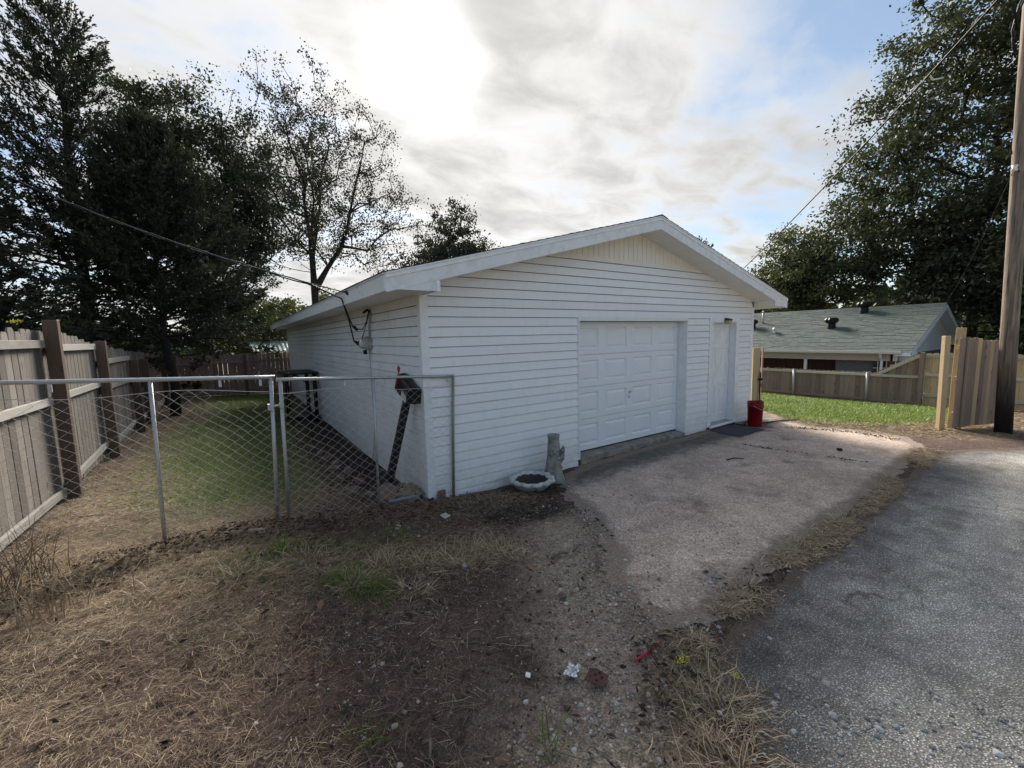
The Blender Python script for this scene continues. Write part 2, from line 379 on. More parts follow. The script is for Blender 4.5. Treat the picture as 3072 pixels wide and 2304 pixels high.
    c = t.mix(t.ramp(g, [(.3, 0.), (.7, 1.)]), (.07, .052, .040), (.34, .265, .20)); c = t.mix(t.math('MULTIPLY', t.ramp(t.noise(t.vec('Object', (1, 1, .02)), 46, 4, .6), [(.60, 0.), (.66, 1.)]), .8), c, (.03, .024, .02)); sep = t.N('ShaderNodeSeparateXYZ'); t.L(t.tc.outputs['Object'], sep.inputs[0])
    tar = t.ramp(t.math('ADD', t.math('MULTIPLY', sep.outputs[2], .36), t.math('MULTIPLY', big, .55)), [(.42, 1.), (.98, 0.)])
    c = t.mix(t.math('MULTIPLY', tar, .93), c, (.010, .008, .008)); t.bump(g, .006); MT['pole_wood'] = t.fin(c, .85)
    # concrete
    t = NT('old_concrete'); n = t.noise(t.geo(), 6, 8, .7); n2 = t.noise(t.geo(), 90, 3)
    MT['old_concrete'] = t.fin(t.mix(n2, t.mix(t.ramp(n, [(.35, 0.), (.68, 1.)]), (.16, .15, .135), (.42, .39, .35)), (.36, .34, .31), 'OVERLAY'), .9); t.bump(n2, .003)
    t = NT('statue_concrete'); n = t.noise(t.vec('Object'), 9, 7, .68); n2 = t.noise(t.vec('Object'), 45, 4)
    c = t.mix(t.ramp(n, [(.35, 0.), (.65, 1.)]), (.13, .13, .11), (.36, .36, .33)); c = t.mix(t.math('MULTIPLY', t.ramp(n2, [(.5, 0.), (.7, 1.)]), .5), c, (.42, .41, .38))
    t.bump(n2, .006); MT['statue_concrete'] = t.fin(c, .92)
    t = NT('bath_concrete'); n = t.noise(t.vec('Object'), 14, 6, .65); t.bump(n, .008)
    MT['bath_concrete'] = t.fin(t.mix(t.ramp(n, [(.3, 0.), (.7, 1.)]), (.24, .26, .24), (.72, .74, .71)), .9)
    simple('bath_inside', (.035, .032, .026), .6, 0, .4, 15)
    simple('brick_red', (.16, .105, .09), .9, 0, .4, 14, .004)
    simple('sandstone', (.20, .135, .105), .92, 0, .3, 10, .006)
    simple('stone_tan', (.14, .112, .09), .92, 0, .35, 14, .006)
    simple('fibre_tan', (.30, .24, .16), .9, 0, .35, 30)
    simple('black_metal', (.012, .012, .014), .4, .3, .3, 10)
    simple('mailbox_black', (.016, .016, .018), .38, .1, .3, 8)
    simple('post_black', (.014, .013, .013), .7, 0, .4, 14)
    simple('flag_red', (.42, .02, .025), .45)
    simple('label_white', (.78, .78, .76), .6, 0, .05)
    simple('ink_black', (.01, .01, .01), .6)
    simple('bucket_red', (.22, .004, .009), .38, 0, .12, 6)
    simple('mat_grey', (.060, .058, .066), .95, 0, .3, 40, .002)
    simple('blue_pipe', (.20, .235, .27), .4, 0, .2)
    simple('red_plastic', (.36, .018, .035), .4, 0, .2)
    simple('yellow_petals', (.72, .62, .10), .7, 0, .2)
    simple('rust', (.11, .06, .05), .9, .1, .4, 20, .002)
    t = NT('foil'); n = t.vor(t.vec('Object'), 26); MT['foil'] = t.fin(t.mix(n, (.45, .47, .46), (.85, .87, .86)), .28, .85); t.bump(n, .006)
    simple('paper_white', (.42, .39, .34), .8, 0, .15, 10)
    simple('meter_grey', (.40, .395, .38), .5, .3, .3, 25)
    t = NT('meter_glass'); t.b.inputs['Transmission Weight'].default_value = .55; MT['meter_glass'] = t.fin((.75, .77, .76), .12)
    simple('cable_black', (.012, .012, .012), .55)
    simple('cable_grey', (.16, .16, .16), .5, .2)
    simple('insulator_white', (.75, .75, .73), .3, 0, .05)
    simple('lamp_brown', (.05, .045, .04), .4, .4)
    simple('lamp_glass', (.42, .40, .26), .25)
    simple('chrome', (.5, .5, .5), .25, 1.0, .1)
    # neighbouring house
    t = NT('roof_green'); P = t.vec('Object'); br = t.N('ShaderNodeTexBrick'); t.L(t.vec('UV'), br.inputs[0])
    n = t.noise(P, 5, 6, .7); n2 = t.noise(P, 26, 4)
    c = t.mix(t.ramp(n2, [(.3, 0.), (.7, 1.)]), (.060, .076, .068), (.115, .138, .127)); c = t.mix(t.ramp(n, [(.4, 0.), (.7, .5)]), c, (.14, .165, .153))
    t.nt.nodes.remove(br); MT['roof_green'] = t.fin(c, .9); t.bump(n2, .01)
    simple('house_white', (.70, .72, .74), .5, 0, .06, 4)
    simple('house_blue', (.80, .85, .91), .5, 0, .07, 4)
    simple('house_trim_cream', (.42, .40, .36), .6, 0, .1, 4)
    t = NT('house_brick'); b = t.N('ShaderNodeTexBrick'); t.L(t.vec('Object', (1, 1, 1)), b.inputs[0])
    b.inputs['Color1'].default_value = (.085, .042, .032, 1); b.inputs['Color2'].default_value = (.05, .032, .027, 1); b.inputs['Mortar'].default_value = (.10, .09, .08, 1)
    b.inputs['Scale'].default_value = 4.5; b.inputs['Mortar Size'].default_value = .012; MT['house_brick'] = t.fin(b.outputs[0], .9)
    simple('shutter_grey', (.12, .13, .14), .6)
    t = NT('window_glass'); MT['window_glass'] = t.fin((.012, .014, .016), .08); t.b.inputs['Specular IOR Level'].default_value = .5
    simple('turbine_black', (.014, .013, .013), .5, .4)
    simple('vent_grey', (.42, .42, .41), .5, .3)
    simple('metal_roof_green', (.16, .26, .24), .45, .3, .2, 4)
    simple('shed_wall', (.55, .52, .48), .7)
    simple('bark', (.075, .062, .05), .9, 0, .45, 20, .01)
    simple('bark_dark', (.035, .028, .024), .9, 0, .45, 20, .01)
    simple('twig', (.16, .125, .095), .9, 0, .4, 30)
    # foliage
    def leafm(name, stops, tr=.35, rough=.5):
        t = NT(name); c = t.ramp(t.attr('tint'), stops); t.fin(c, rough)
        tb = t.N('ShaderNodeBsdfTranslucent'); t.L(t.mix(1.0, c, (1.15, 1.15, .85), 'MULTIPLY'), tb.inputs[0])
        mx = t.N('ShaderNodeMixShader'); mx.inputs[0].default_value = tr; t.L(t.b.outputs[0], mx.inputs[1]); t.L(tb.outputs[0], mx.inputs[2]); t.L(mx.outputs[0], t.out.inputs[0])
        MT[name] = t.m
    leafm('leaf_cedar', [(0, (.024, .031, .020)), (.5, (.046, .055, .033)), (.85, (.075, .080, .045)), (1, (.12, .095, .05))], .18, .6)
    leafm('leaf_oak', [(0, (.030, .042, .022)), (.45, (.058, .074, .036)), (.8, (.092, .108, .048)), (1, (.15, .135, .06))], .22, .6)
    leafm('leaf_mid', [(0, (.040, .055, .026)), (.5, (.075, .094, .042)), (1, (.135, .14, .055))], .28)
    leafm('leaf_pale', [(0, (.035, .038, .026)), (.5, (.058, .062, .040)), (1, (.10, .095, .055))], .2)
    leafm('grass_green', [(0, (.055, .095, .020)), (.5, (.125, .20, .038)), (.85, (.21, .28, .06)), (1, (.34, .31, .13))], .4)
    leafm('straw', [(0, (.085, .058, .040)), (.4, (.23, .165, .105)), (.75, (.41, .305, .195)), (1, (.60, .48, .335))], .06, .7)
    leafm('litter', [(0, (.028, .020, .016)), (.5, (.075, .052, .038)), (.85, (.16, .11, .075)), (1, (.30, .15, .08))], .1, .8)
    t = NT('pebble'); c = t.ramp(t.attr('tint'), [(0, (.12, .10, .085)), (.35, (.26, .22, .19)), (.6, (.40, .35, .30)), (.8, (.34, .28, .22)), (1, (.60, .58, .54))]); MT['pebble'] = t.fin(c, .75)
    t = NT('crumb'); c = t.ramp(t.attr('tint'), [(0, (.03, .022, .018)), (.5, (.075, .055, .044)), (1, (.16, .12, .095))]); MT['crumb'] = t.fin(c, .95)
    t = NT('grey_gravel'); c = t.ramp(t.attr('tint'), [(0, (.12, .12, .12)), (.6, (.33, .33, .325)), (1, (.62, .61, .59))]); MT['grey_gravel'] = t.fin(c, .8)
make_materials()

# =================================================================== SETTING: ground, driveway, road
DRIVE = [(2.58,-.06),(1.9,-.32),(1.42,-.95),(1.1,-1.8),(.66,-2.4),(.34,-2.7),(.12,-3.02),(.10,-3.3),(.41,-3.56),(.97,-3.5),(1.62,-3.44),(2.11,-3.42),(3.95,-3.40),(5.87,-3.25),(7.4,-3.16),(8.2,-2.75),(8.36,-1.94),(8.15,-1.31),(8.5,-.55),(8.0,-.14),(7.9,-.06)]
PATHP = [(8.06,-.16),(8.56,-.54),(9.2,.0),(9.9,.75),(10.2,2.0),(10.1,5.0),(8.12,5.0)]
ROAD = [(-.37,-4.2),(-.14,-4.02),(.01,-3.85),(.19,-3.70),(.6,-3.64),(1.0,-3.60),(1.54,-3.53),(2.4,-3.56),(3.54,-3.48),(5.27,-3.38),(6.88,-3.32),(7.69,-3.55),(8.52,-4.06),(10.5,-4.35),(14,-4.7),(25,-5.2),(60,-6),(60,-13),(-40,-13),(-40,-8.2),(-8,-7.4),(-3,-6.6),(-1.5,-5.6),(-.7,-4.7)]
LAWN_R = [(8.75,-.62),(8.6,-1.2),(9.1,-1.75),(9.7,-2.3),(10.4,-2.5),(12.2,-2.75),(14.0,-2.75),(15.55,-2.6),(15.75,1.0),(15.75,7.0),(10.4,7.0),(10.3,1.9),(9.7,.35)]
LAWN_L = [(-2.75,.55),(-2.2,.45),(-1.6,.5),(-1.15,1.4),(-1.0,3.4),(-.75,6.5),(-.6,9.5),(-.3,13.9),(-2.6,14.1),(-2.9,11.5),(-2.7,9.0),(-3.1,6.0),(-3.15,3.4),(-2.9,1.6)]
STRAW_L = [(-3.9,-1.2),(-2.2,-1.0),(-1.5,.1),(-.9,1.0),(-.9,6),(-.3,13),(-3.7,14.2),(-3.9,5)]
def soft(x, y, poly, w): 
    d = seg_dist(x, y, poly); s = np.where(inpoly(x, y, poly), d, -d)
    return np.clip(s / w * .5 + .5, 0, 1)

def zone_masks(x, y):
    """0..1 weights used for soil colour and for scattering"""
    j = (fbm(x, y, 1.7, 5) - .5) * 1.1; j2 = (fbm(x, y, 4.3, 9) - .5) * .5
    xx = x + j * .5 + j2 * .25; yy = y + (fbm(x, y, 1.7, 31) - .5) * .8
    z = {}
    z['lawn_r'] = soft(xx, yy, LAWN_R, .35)
    z['lawn_l'] = soft(x + j * .35, y + j2 * .4, LAWN_L, .5)
    z['straw_l'] = soft(xx, yy, STRAW_L, .6)
    return z

def build_ground():
    def axis(lo, hi, step, far, k):
        a = list(np.arange(lo, hi + 1e-6, step)); s = step; v = hi
        while v < far: s *= k; v += s; a.append(v)
        s = step; v = lo; b = []
        while v > -far: s *= k; v -= s; b.append(v)
        return np.array(b[::-1] + a)
    xs = axis(-4.6, 2.4, .06, 900, 1.08); ys = axis(-5.0, .8, .06, 900, 1.08)
    X, Y = np.meshgrid(xs, ys); sh = X.shape; x = X.ravel(); y = Y.ravel()
    z = gz(x, y)
    hard = np.maximum(np.maximum(soft(x, y, DRIVE, .3), soft(x, y, ROAD, .3)), soft(x, y, PATHP, .3))
    near = np.clip(1 - np.hypot(x + 1, y + 1.5) / 14, 0, 1)
    bump = (fbm(x, y, 2.6, 3, 3) - .5) * .085 + (fbm(x, y, 13, 8, 2) - .5) * .038
    z = z + bump * (1 - hard) * near - hard * .004
    # litter ridge along the chain link
    rd = seg_dist(x, y, [(-3.6,-.75),(-3.0,-.5),(-2.5,-.3),(-1.9,-.3)], False)
    z = z + .07 * np.exp(-(rd / .16) ** 2) * (.5 + fbm(x, y, 6, 77))
    V = np.stack([x, y, z], 1); ny, nx = sh
    i = (np.arange(ny - 1)[:, None] * nx + np.arange(nx - 1)[None, :]).ravel()
    Q = np.stack([i, i + 1, i + nx + 1, i + nx], 1)
    m = MB(); m.add(V, Q)
    # soil colours
    zm = zone_masks(x, y)
    dirt = np.array([.078, .049, .039]); n = fbm(x, y, 3.1, 40)[:, None]; n2 = fbm(x, y, 9, 45)[:, None]
    c = dirt[None] * (.62 + .75 * n)
    def lay(w, col): 
        nonlocal c
        w = np.clip(w, 0, 1)[:, None]; c = c * (1 - w) + np.array(col)[None] * w
    # general far yard
    far = np.clip((np.hypot(x, y) - 12) / 8, 0, 1); lay(far * .8, (.07, .075, .035))
    lay(zm['straw_l'] * (.45 + .5 * n[:, 0]), (.27, .205, .13))
    # bare strip beside the left fence and in front of the lawn
    lay(zm['lawn_l'] * .85, (.08, .11, .03)); lay(zm['lawn_r'] * .9, (.11, .15, .045))
    # strip of pale straw between drive back edge, gate and pole
    lay(np.exp(-(seg_dist(x, y, [(8.2,-1.2),(8.9,-2.4),(9.6,-3.2),(12,-3.6),(16,-4.0)], False) / .6) ** 2) * .8, (.24, .19, .12))
    # mulch beside the side wall
    mw_ = np.clip(1 - np.abs(x + .35) / .75, 0, 1) * np.clip((y - .1) / .4, 0, 1) * np.clip((9 - y) / 2, 0, 1); lay(mw_ * 1.4, (.055, .035, .028))
    # warm sandy wash around the loose gravel
    gr = np.exp(-(seg_dist(x, y, [(.75,-1.7),(.3,-2.4),(.05,-2.9),(-.35,-3.3),(-.7,-3.7)], False) / .42) ** 2); lay(gr * (.55 + .6 * n2[:, 0]), (.34, .275, .215))
    # oil-dark wet patch by the bath, and black patch near the gravel
    lay(np.exp(-(((x - .64) / .56) ** 2 + ((y + 1.16) / .30) ** 2) ** 1.5) * 1.6, (.018, .013, .011))
    lay(np.exp(-(((x + .72) / .12) ** 2 + ((y + 3.05) / .28) ** 2)) * .8, (.028, .020, .018))
    lay(np.exp(-(seg_dist(x, y, [(.4,-.5),(1.0,-.75),(1.5,-.7)], False) / .25) ** 2) * .8, (.035, .024, .02))
    # green tinge of the front tufts
    lay(np.exp(-(seg_dist(x, y, [(-1.9,-.9),(-1.2,-1.35),(-.7,-1.25)], False) / .4) ** 2) * .5, (.09, .085, .04))
    me_o = m.build('ground', None, None, smooth=True); me = me_o.data
    a = me.color_attributes.new('soil', 'FLOAT_COLOR', 'POINT'); a.data.foreach_set('color', np.c_[c, np.ones(len(c))].astype(np.float32).ravel())
    t = NT('soil'); P = t.geo(); base = t.attr('soil', 'Color')
    n1 = t.noise(P, 22, 8, .7); n2_ = t.noise(P, 95, 5, .65); fi = t.noise(t.geo((1, 1, .2)), 240, 3)
    col = t.mix(1.0, base, t.ramp(n1, [(.28, .38), (.72, 1.75)]), 'MULTIPLY'); col = t.mix(1.0, col, t.ramp(n2_, [(.32, .38), (.70, 1.8)]), 'MULTIPLY')
    sp = t.vor(P, 75); spm = t.vor(P, 75, 'F1', 'Color'); sx = t.N('ShaderNodeSeparateColor'); t.L(spm, sx.inputs[0])
    grit = t.math('MULTIPLY', t.ramp(sp, [(.22, 1.), (.34, 0.)]), t.math('GREATER_THAN', sx.outputs[0], .80)); col = t.mix(t.math('MULTIPLY', grit, .7), col, t.mix(sx.outputs[1], (.14, .115, .095), (.38, .35, .31)))
    t.bump(t.math('ADD', t.math('MULTIPLY', n1, .6), t.math('ADD', t.math('MULTIPLY', n2_, .5), t.math('MULTIPLY', grit, .3))), .022, .9)
    me.materials.append(t.fin(col, .95)); MT['soil'] = t.m
    tag(me_o, kind='structure')

def sheet(name, poly, mat, step, off, seed, jit, rs, maxr=None):
    """polygon draped on the terrain; 'edge' attribute = distance to its outline"""
    bd = resample(poly, rs, jit, seed); xs = [p[0] for p in bd]; ys = [p[1] for p in bd]
    lo = (max(min(xs), -12), max(min(ys), -9)); hi = (min(max(xs), 16), max(ys)); gx, gy = np.meshgrid(np.arange(lo[0], hi[0], step), np.arange(lo[1], hi[1], step))
    gx = gx.ravel() + np.random.RandomState(seed).uniform(-.2, .2, gx.size) * step; gy = gy.ravel()
    k = inpoly(gx, gy, bd) & (seg_dist(gx, gy, bd) > step * .35); gx = gx[k]; gy = gy[k]
    pts = [Vector(p) for p in bd] + [Vector((a, b)) for a, b in zip(gx, gy)]
    n = len(bd); V, E_, F, _, _, _ = delaunay_2d_cdt(pts, [(i, (i + 1) % n) for i in range(n)], [], 1, 1e-5)
    vx = np.array([v.x for v in V]); vy = np.array([v.y for v in V])
    m = MB(); m.add(np.stack([vx, vy, gz(vx, vy) + off], 1), None, [tuple(f) for f in F if len(f) == 3])
    m.tint = [seg_dist(vx, vy, bd)]
    o = m.build(name, mat, None, smooth=True, tint=True); tag(o, kind='structure'); return o

def build_paving():
    # exposed-aggregate concrete
    t = NT('aggregate_concrete'); P = t.geo(); e = t.attr('tint')
    big = t.noise(P, .9, 5, .6); mid = t.noise(P, 6, 6, .65); fine = t.noise(P, 140, 3)
    vc = t.vor(P, 62, 'F1', 'Color'); vd = t.vor(P, 62); sc = t.N('ShaderNodeSeparateColor'); t.L(vc, sc.inputs[0])
    agg = t.ramp(sc.outputs[0], [(0, (.26, .19, .145)), (.3, (.56, .425, .345)), (.65, (.70, .545, .455)), (.88, (.80, .68, .58)), (1, (.9, .84, .75))])
    c = t.mix(t.ramp(vd, [(.25, 0.), (.5, .75)]), agg, (.40, .305, .25))
    c = t.mix(1.0, c, t.ramp(big, [(.3, .72), (.7, 1.22)]), 'MULTIPLY'); c = t.mix(1.0, c, t.ramp(mid, [(.3, .80), (.7, 1.14)]), 'MULTIPLY')
    sep = t.N('ShaderNodeSeparateXYZ'); t.L(P, sep.inputs[0])
    # dark smooth apron with oil at the door (y > -0.75)
    ap = t.ramp(t.math('ADD', t.math('ADD', sep.outputs[1], 1.45), t.math('MULTIPLY', t.math('SUBTRACT', mid, .5), 1.1)), [(.55, 0.), (.85, 1.)])
    c = t.mix(t.math('MULTIPLY', ap, .92), c, t.mix(t.ramp(mid, [(.3, 0.), (.7, 1.)]), (.055, .052, .046), (.145, .135, .118)))
    st = t.noise(P, 1.7, 4, .6, .6); c = t.mix(t.ramp(st, [(.56, 0.), (.70, .55)]), c, (.09, .07, .06))
    dirtm = t.ramp(t.math('SUBTRACT', t.math('MULTIPLY', e, 2.2), t.math('MULTIPLY', t.noise(P, 7, 8, .75), .62)), [(.0, 1.), (.16, 0.)])
    c = t.mix(t.math('MULTIPLY', dirtm, .92), c, t.mix(t.ramp(t.noise(P, 45, 6, .7), [(.3, 0.), (.7, 1.)]), (.11, .082, .066), (.36, .285, .23)))
    t.bump(t.math('ADD', t.math('MULTIPLY', vd, .7), t.math('MULTIPLY', fine, .4)), .008, .8); MT['aggregate_concrete'] = t.fin(c, .88)
    # worn asphalt
    t = NT('asphalt'); P = t.geo(); e = t.attr('tint')
    big = t.noise(P, .7, 5, .6); mid = t.noise(P, 5, 6, .65); fine = t.noise(P, 300, 2)
    vc = t.vor(P, 105, 'F1', 'Color'); vd = t.vor(P, 105); sc = t.N('ShaderNodeSeparateColor'); t.L(vc, sc.inputs[0])
    stone = t.ramp(sc.outputs[0], [(0, .20), (.35, .40), (.68, .62), (.9, .75), (1, .85)])
    c = t.mix(t.ramp(vd, [(.22, 0.), (.5, 1.)]), stone, (.19, .187, .182))
    c = t.mix(1.0, c, t.ramp(big, [(.3, .55), (.7, 1.38)]), 'MULTIPLY'); c = t.mix(1.0, c, t.ramp(mid, [(.3, .75), (.7, 1.2)]), 'MULTIPLY')
    c = t.mix(1.0, c, t.ramp(t.noise(t.geo((.12, 1, 1)), 2.4, 4, .6), [(.32, .78), (.68, 1.2)]), 'MULTIPLY')
    # wheel-worn paler middle
    sep = t.N('ShaderNodeSeparateXYZ'); t.L(P, sep.inputs[0])
    worn = t.ramp(t.math('ADD', e, t.math('MULTIPLY', t.math('SUBTRACT', mid, .5), .5)), [(.15, 0.), (.75, 1.)])
    c = t.mix(1.0, c, t.mix(worn, (.60, .60, .62), (1.45, 1.45, 1.43)), 'MULTIPLY')
    dirtm = t.ramp(t.math('SUBTRACT', t.math('MULTIPLY', e, 2.6), t.math('MULTIPLY', t.noise(P, 9, 8, .75), .50)), [(.0, 1.), (.08, 0.)])
    c = t.mix(t.math('MULTIPLY', dirtm, .9), c, t.mix(t.ramp(t.noise(P, 50, 6, .7), [(.3, 0.), (.7, 1.)]), (.045, .034, .029), (.19, .15, .125)))
    wp = t.N('ShaderNodeVectorMath'); wp.operation = 'ADD'; t.L(P, wp.inputs[0]); nv = t.N('ShaderNodeTexNoise'); t.L(P, nv.inputs['Vector']); nv.inputs['Scale'].default_value = 2.2; nv.inputs['Detail'].default_value = 5
    ns = t.N('ShaderNodeVectorMath'); ns.operation = 'SCALE'; t.L(nv.outputs['Color'], ns.inputs[0]); ns.inputs[3].default_value = .5; t.L(ns.outputs[0], wp.inputs[1])
    ck = t.vor(wp.outputs[0], .75, 'DISTANCE_TO_EDGE'); c = t.mix(t.math('MULTIPLY', t.ramp(ck, [(.004, 1.), (.012, 0.)]), t.ramp(big, [(.50, 0.), (.66, .6)])), c, (.03, .028, .027))
    pt = t.noise(P, 1.3, 5, .65, .4); c = t.mix(t.ramp(pt, [(.66, 0.), (.70, .55)]), c, (.26, .235, .21))
    t.bump(t.math('SUBTRACT', t.math('MULTIPLY', fine, .25), vd), .010, .9); MT['asphalt'] = t.fin(t.mix(1.0, c, (1.06, 1.0, .93), 'MULTIPLY'), .9)
    sheet('driveway', DRIVE, MT['aggregate_concrete'], .22, .004, 4, .028, .06)
    sheet('path', PATHP, MT['aggregate_concrete'], .3, .004, 6, .015, .25)
    sheet('road', ROAD, MT['asphalt'], .3, .010, 5, .03, .14)
build_ground(); build_paving()

# =================================================================== GARAGE
CO = .127          # siding course height
GW, GD = 8.0, 14.25
RIDGE_X, SL = 4.0, .26
YF = -.46          # rake plane
def roof_under(x): return 3.72 - abs(x - RIDGE_X) * SL      # wall-top / rake soffit line
def course(name, parent, mat, z, L_ends, R_ends, plane, top_ends=None, out=.025):
    """one lapped vinyl course on the front (plane 'f', runs in x) or side (plane 's', runs in y) wall"""
    prof = [(-.006, CO - .0068), (.002, CO - .0078), (.011, CO - .036), (.014, CO - .044), (out - .002, .010), (out, .006), (out, .0), (out - .004, -.0010), (-.006, .002)]
    n = len(prof); V = []
    for (b, tp) in (L_ends, R_ends):
        for (o_, h) in prof:
            w = b + (tp - b) * min(1, max(0, h / CO))
            V.append((w, -o_, z + h) if plane == 'f' else (-o_, w, z + h))
    Q = [(i, (i + 1) % n, n + (i + 1) % n, n + i) for i in range(n)]; T = [(0, i, i + 1) for i in range(1, n - 1)] + [(n, n + i + 1, n + i) for i in range(1, n - 1)]
    m = MB(); m.add(V, Q, T); o = m.build(name, mat, parent); return fixn(o)

def build_garage():
    G = empty('garage', (0, 0, 0)); tag(G, 'white vinyl-sided single-storey gabled garage beside the concrete drive', 'garage')
    VF, VS, WP = MT['vinyl_front'], MT['vinyl_side'], MT['white_paint']
    # --- structural core behind the siding, coloured dark for the shadow lines between courses
    m = MB(); W = .12
    core = MB()
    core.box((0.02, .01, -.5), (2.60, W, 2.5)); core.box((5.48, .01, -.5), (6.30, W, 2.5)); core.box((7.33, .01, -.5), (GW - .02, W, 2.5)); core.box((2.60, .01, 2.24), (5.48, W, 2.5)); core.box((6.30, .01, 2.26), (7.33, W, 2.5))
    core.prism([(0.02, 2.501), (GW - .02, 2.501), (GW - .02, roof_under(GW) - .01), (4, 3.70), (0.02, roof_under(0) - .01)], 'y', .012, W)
    FWALL = core.build('front_wall', MT['siding_shadow_dark'], G)
    s = MB(); s.box((.012, W, -.12), (W, GD, 2.66)); SWALL = s.build('side_wall', MT['siding_shadow_dark'], G)
    b = MB(); b.box((GW - W, .122, -.4), (GW - .004, GD, 2.66)); b.box((W + .002, GD - .1, -.4), (GW - W - .002, GD - .002, 2.66)); b.prism([(.1, 2.662), (GW - .1, 2.662), (4, 3.68)], 'y', GD - .1, GD - .004); b.build('rear_wall', VS, G)
    f = MB(); f.box((.03, W + .01, -.8), (GW - .13, GD - .02, -.125)); f.build('foundation', MT['old_concrete'], G)
    # --- front siding courses
    k = 0; z = -CO
    while z < 3.18:
        zt = z + CO
        def lim(h): return max(.055, RIDGE_X - (3.72 - h) / SL + .01)
        l = (lim(z), lim(zt)); r = (GW - l[0], GW - l[1])
        if z < 2.19:
            segs = [(l, (2.575, 2.575)), ((5.50, 5.50), (6.235, 6.235)), ((7.395, 7.395), r)]
        elif z < 2.28:
            segs = [(l, (6.235, 6.235)), ((7.395, 7.395), r)]
        else: segs = [(l, r)]
        if 2.1 < z < 2.28 and z + CO > 2.24:   # course over the garage door head
            segs = [(l, (2.575, 2.575)), ((5.50, 5.50), (6.235, 6.235)), ((7.395, 7.395), r)] if z < 2.19 else segs
        for a, c_ in segs: course('siding_board', FWALL, VF, z, a, c_, 'f')
        z += CO; k += 1
    # --- side siding courses
    z = -.11
    for k in range(21): course('siding_board', SWALL, VS, z + k * CO, (.075, .075), (GD - .05, GD - .05), 's')
    # --- corner posts
    def corner(name, x, sx, zb, zt):
        m = MB(); m.prism([(x - sx * .022, -.022), (x + sx * .085, -.022), (x + sx * .085, -.001), (x + sx * .001, -.001), (x + sx * .001, .075), (x - sx * .022, .075)], 'z', zb, zt)
        fixn(m.build(name, WP, G, bevel=.002))
    corner('corner_post', 0, 1, -.03, 2.555); corner('corner_post', GW, -1, -.01, 2.53)
    m = MB(); m.box((-.022, GD - .07, -.1), (.0, GD + .005, 2.555)); m.build('corner_post', WP, G)
    # --- gable: ledge and vertical boards
    m = MB(); m.prism([(1.98, 3.178), (6.02, 3.178), (5.86, 3.228), (2.14, 3.228)], 'y', -.032, -.001); fixn(m.build('gable_ledge', MT['cream_paint'], G, bevel=.003))
    GB = MB(); GB.prism([(2.1, 3.229), (5.9, 3.229), (4, 3.715)], 'y', -.006, -.0015); GBo = GB.build('gable_panel', MT['cream_paint'], G)
    bw = .118; x = 2.22; i = 0
    while x < 5.74:
        x1 = x + bw - .007; z0 = 3.232; za = roof_under(x) - .012; zb = roof_under(x1) - .012
        m = MB(); pr = [(x, z0), (x1, z0), (x1, max(zb, z0 + .01))] + ([(4.0, 3.706)] if x < 4 < x1 else []) + [(x, max(za, z0 + .01))]
        m.prism(pr, 'y', -.019, -.0062); fixn(m.build('gable_board', MT['cream_paint'], GBo, bevel=.002)); x += bw; i += 1
    # frieze trim under the rake soffit
    for sx in (-1, 1):
        a = Vector((4, -.022, 3.712)); c_ = Vector((4 + sx * 3.96, -.022, roof_under(4 + sx * 3.96) - .008))
        plank('frieze_trim', a, c_, .03, .022, (0, 0, 1), MT['cream_paint'], G, .002)
    # --- roof slabs with lapped shingle courses
    zt = 3.90
    for sx in (-1, 1):
        R_ = MB(); xe = 4 + sx * 4.555; ze = zt - 4.555 * SL
        R_.prism([(4, zt), (xe, ze), (xe, ze - .022), (4, zt - .022)], 'y', YF + .012, GD + .40)
        RO = fixn(R_.build('roof', MT['fascia_paint'], G))
        sm = MB(); nC = 33; run = 4.60 / nC
        rng = np.random.RandomState(3 + sx)
        for q in range(nC):
            for y0 in np.arange(YF - .03, GD + .4, 1.0):
                a0 = q * run; a1 = a0 + run * 1.15; dz = .010 + rng.uniform(0, .005); y1 = min(y0 + .985, GD + .43)
                xa, xb = 4 + sx * a0, 4 + sx * min(a1, 4.60); z_a = zt - a0 * SL + .004; z_b = zt - min(a1, 4.60) * SL + .004
                sm.add([(xa, y0, z_a + .002), (xb, y0, z_b + dz), (xb, y1, z_b + dz), (xa, y1, z_a + .002), (xb, y0, z_b), (xb, y1, z_b), (xa, y0, z_a)], [(0, 1, 2, 3), (1, 4, 5, 2)], [(0, 6, 4), (0, 4, 1)])
        tag(sm.build('shingles', MT['shingle_dark'], G), kind='stuff')
        # rake boards: wide fascia, drip trim above
        for nm, dz0, dz1, y0, y1 in (('rake_board', -.205, -.062, YF - .012, YF + .008), ('rake_trim', -.062, -.022, YF - .024, YF + .006), ('drip_edge', -.022, .001, YF - .032, YF + .004)):
            m = MB(); m.prism([(4, zt + dz0), (4 + sx * 4.56, ze + dz0 - .001), (4 + sx * 4.56, ze + dz1 - .001), (4, zt + dz1)], 'y', y0, y1)
            fixn(m.build(nm, MT['fascia_paint'] if nm != 'rake_trim' else MT['white_paint'], G, bevel=.003))
        # eave fascia
        m = MB(); xo = 4 + sx * 4.555; m.box((min(xo, xo + sx * .022), YF - .010, ze - .195), (max(xo, xo + sx * .022), GD + .39, ze - .024)); m.build('eave_fascia', MT['eave_fascia_paint'], G, bevel=.003)
        m = MB(); m.box((min(xo, xo + sx * .034), YF - .012, ze - .023), (max(xo, xo + sx * .034), GD + .40, ze + .0)); m.build('eave_drip_edge', MT['white_paint'], G)
        # eave soffit
        m = MB(); xw = 0 if sx < 0 else GW; n = 44; L0 = YF + .012
        m.box((min(xw, xo), L0, 2.548), (max(xw, xo), GD + .38, 2.552))
        m.build('eave_soffit', MT['soffit_white'], G)
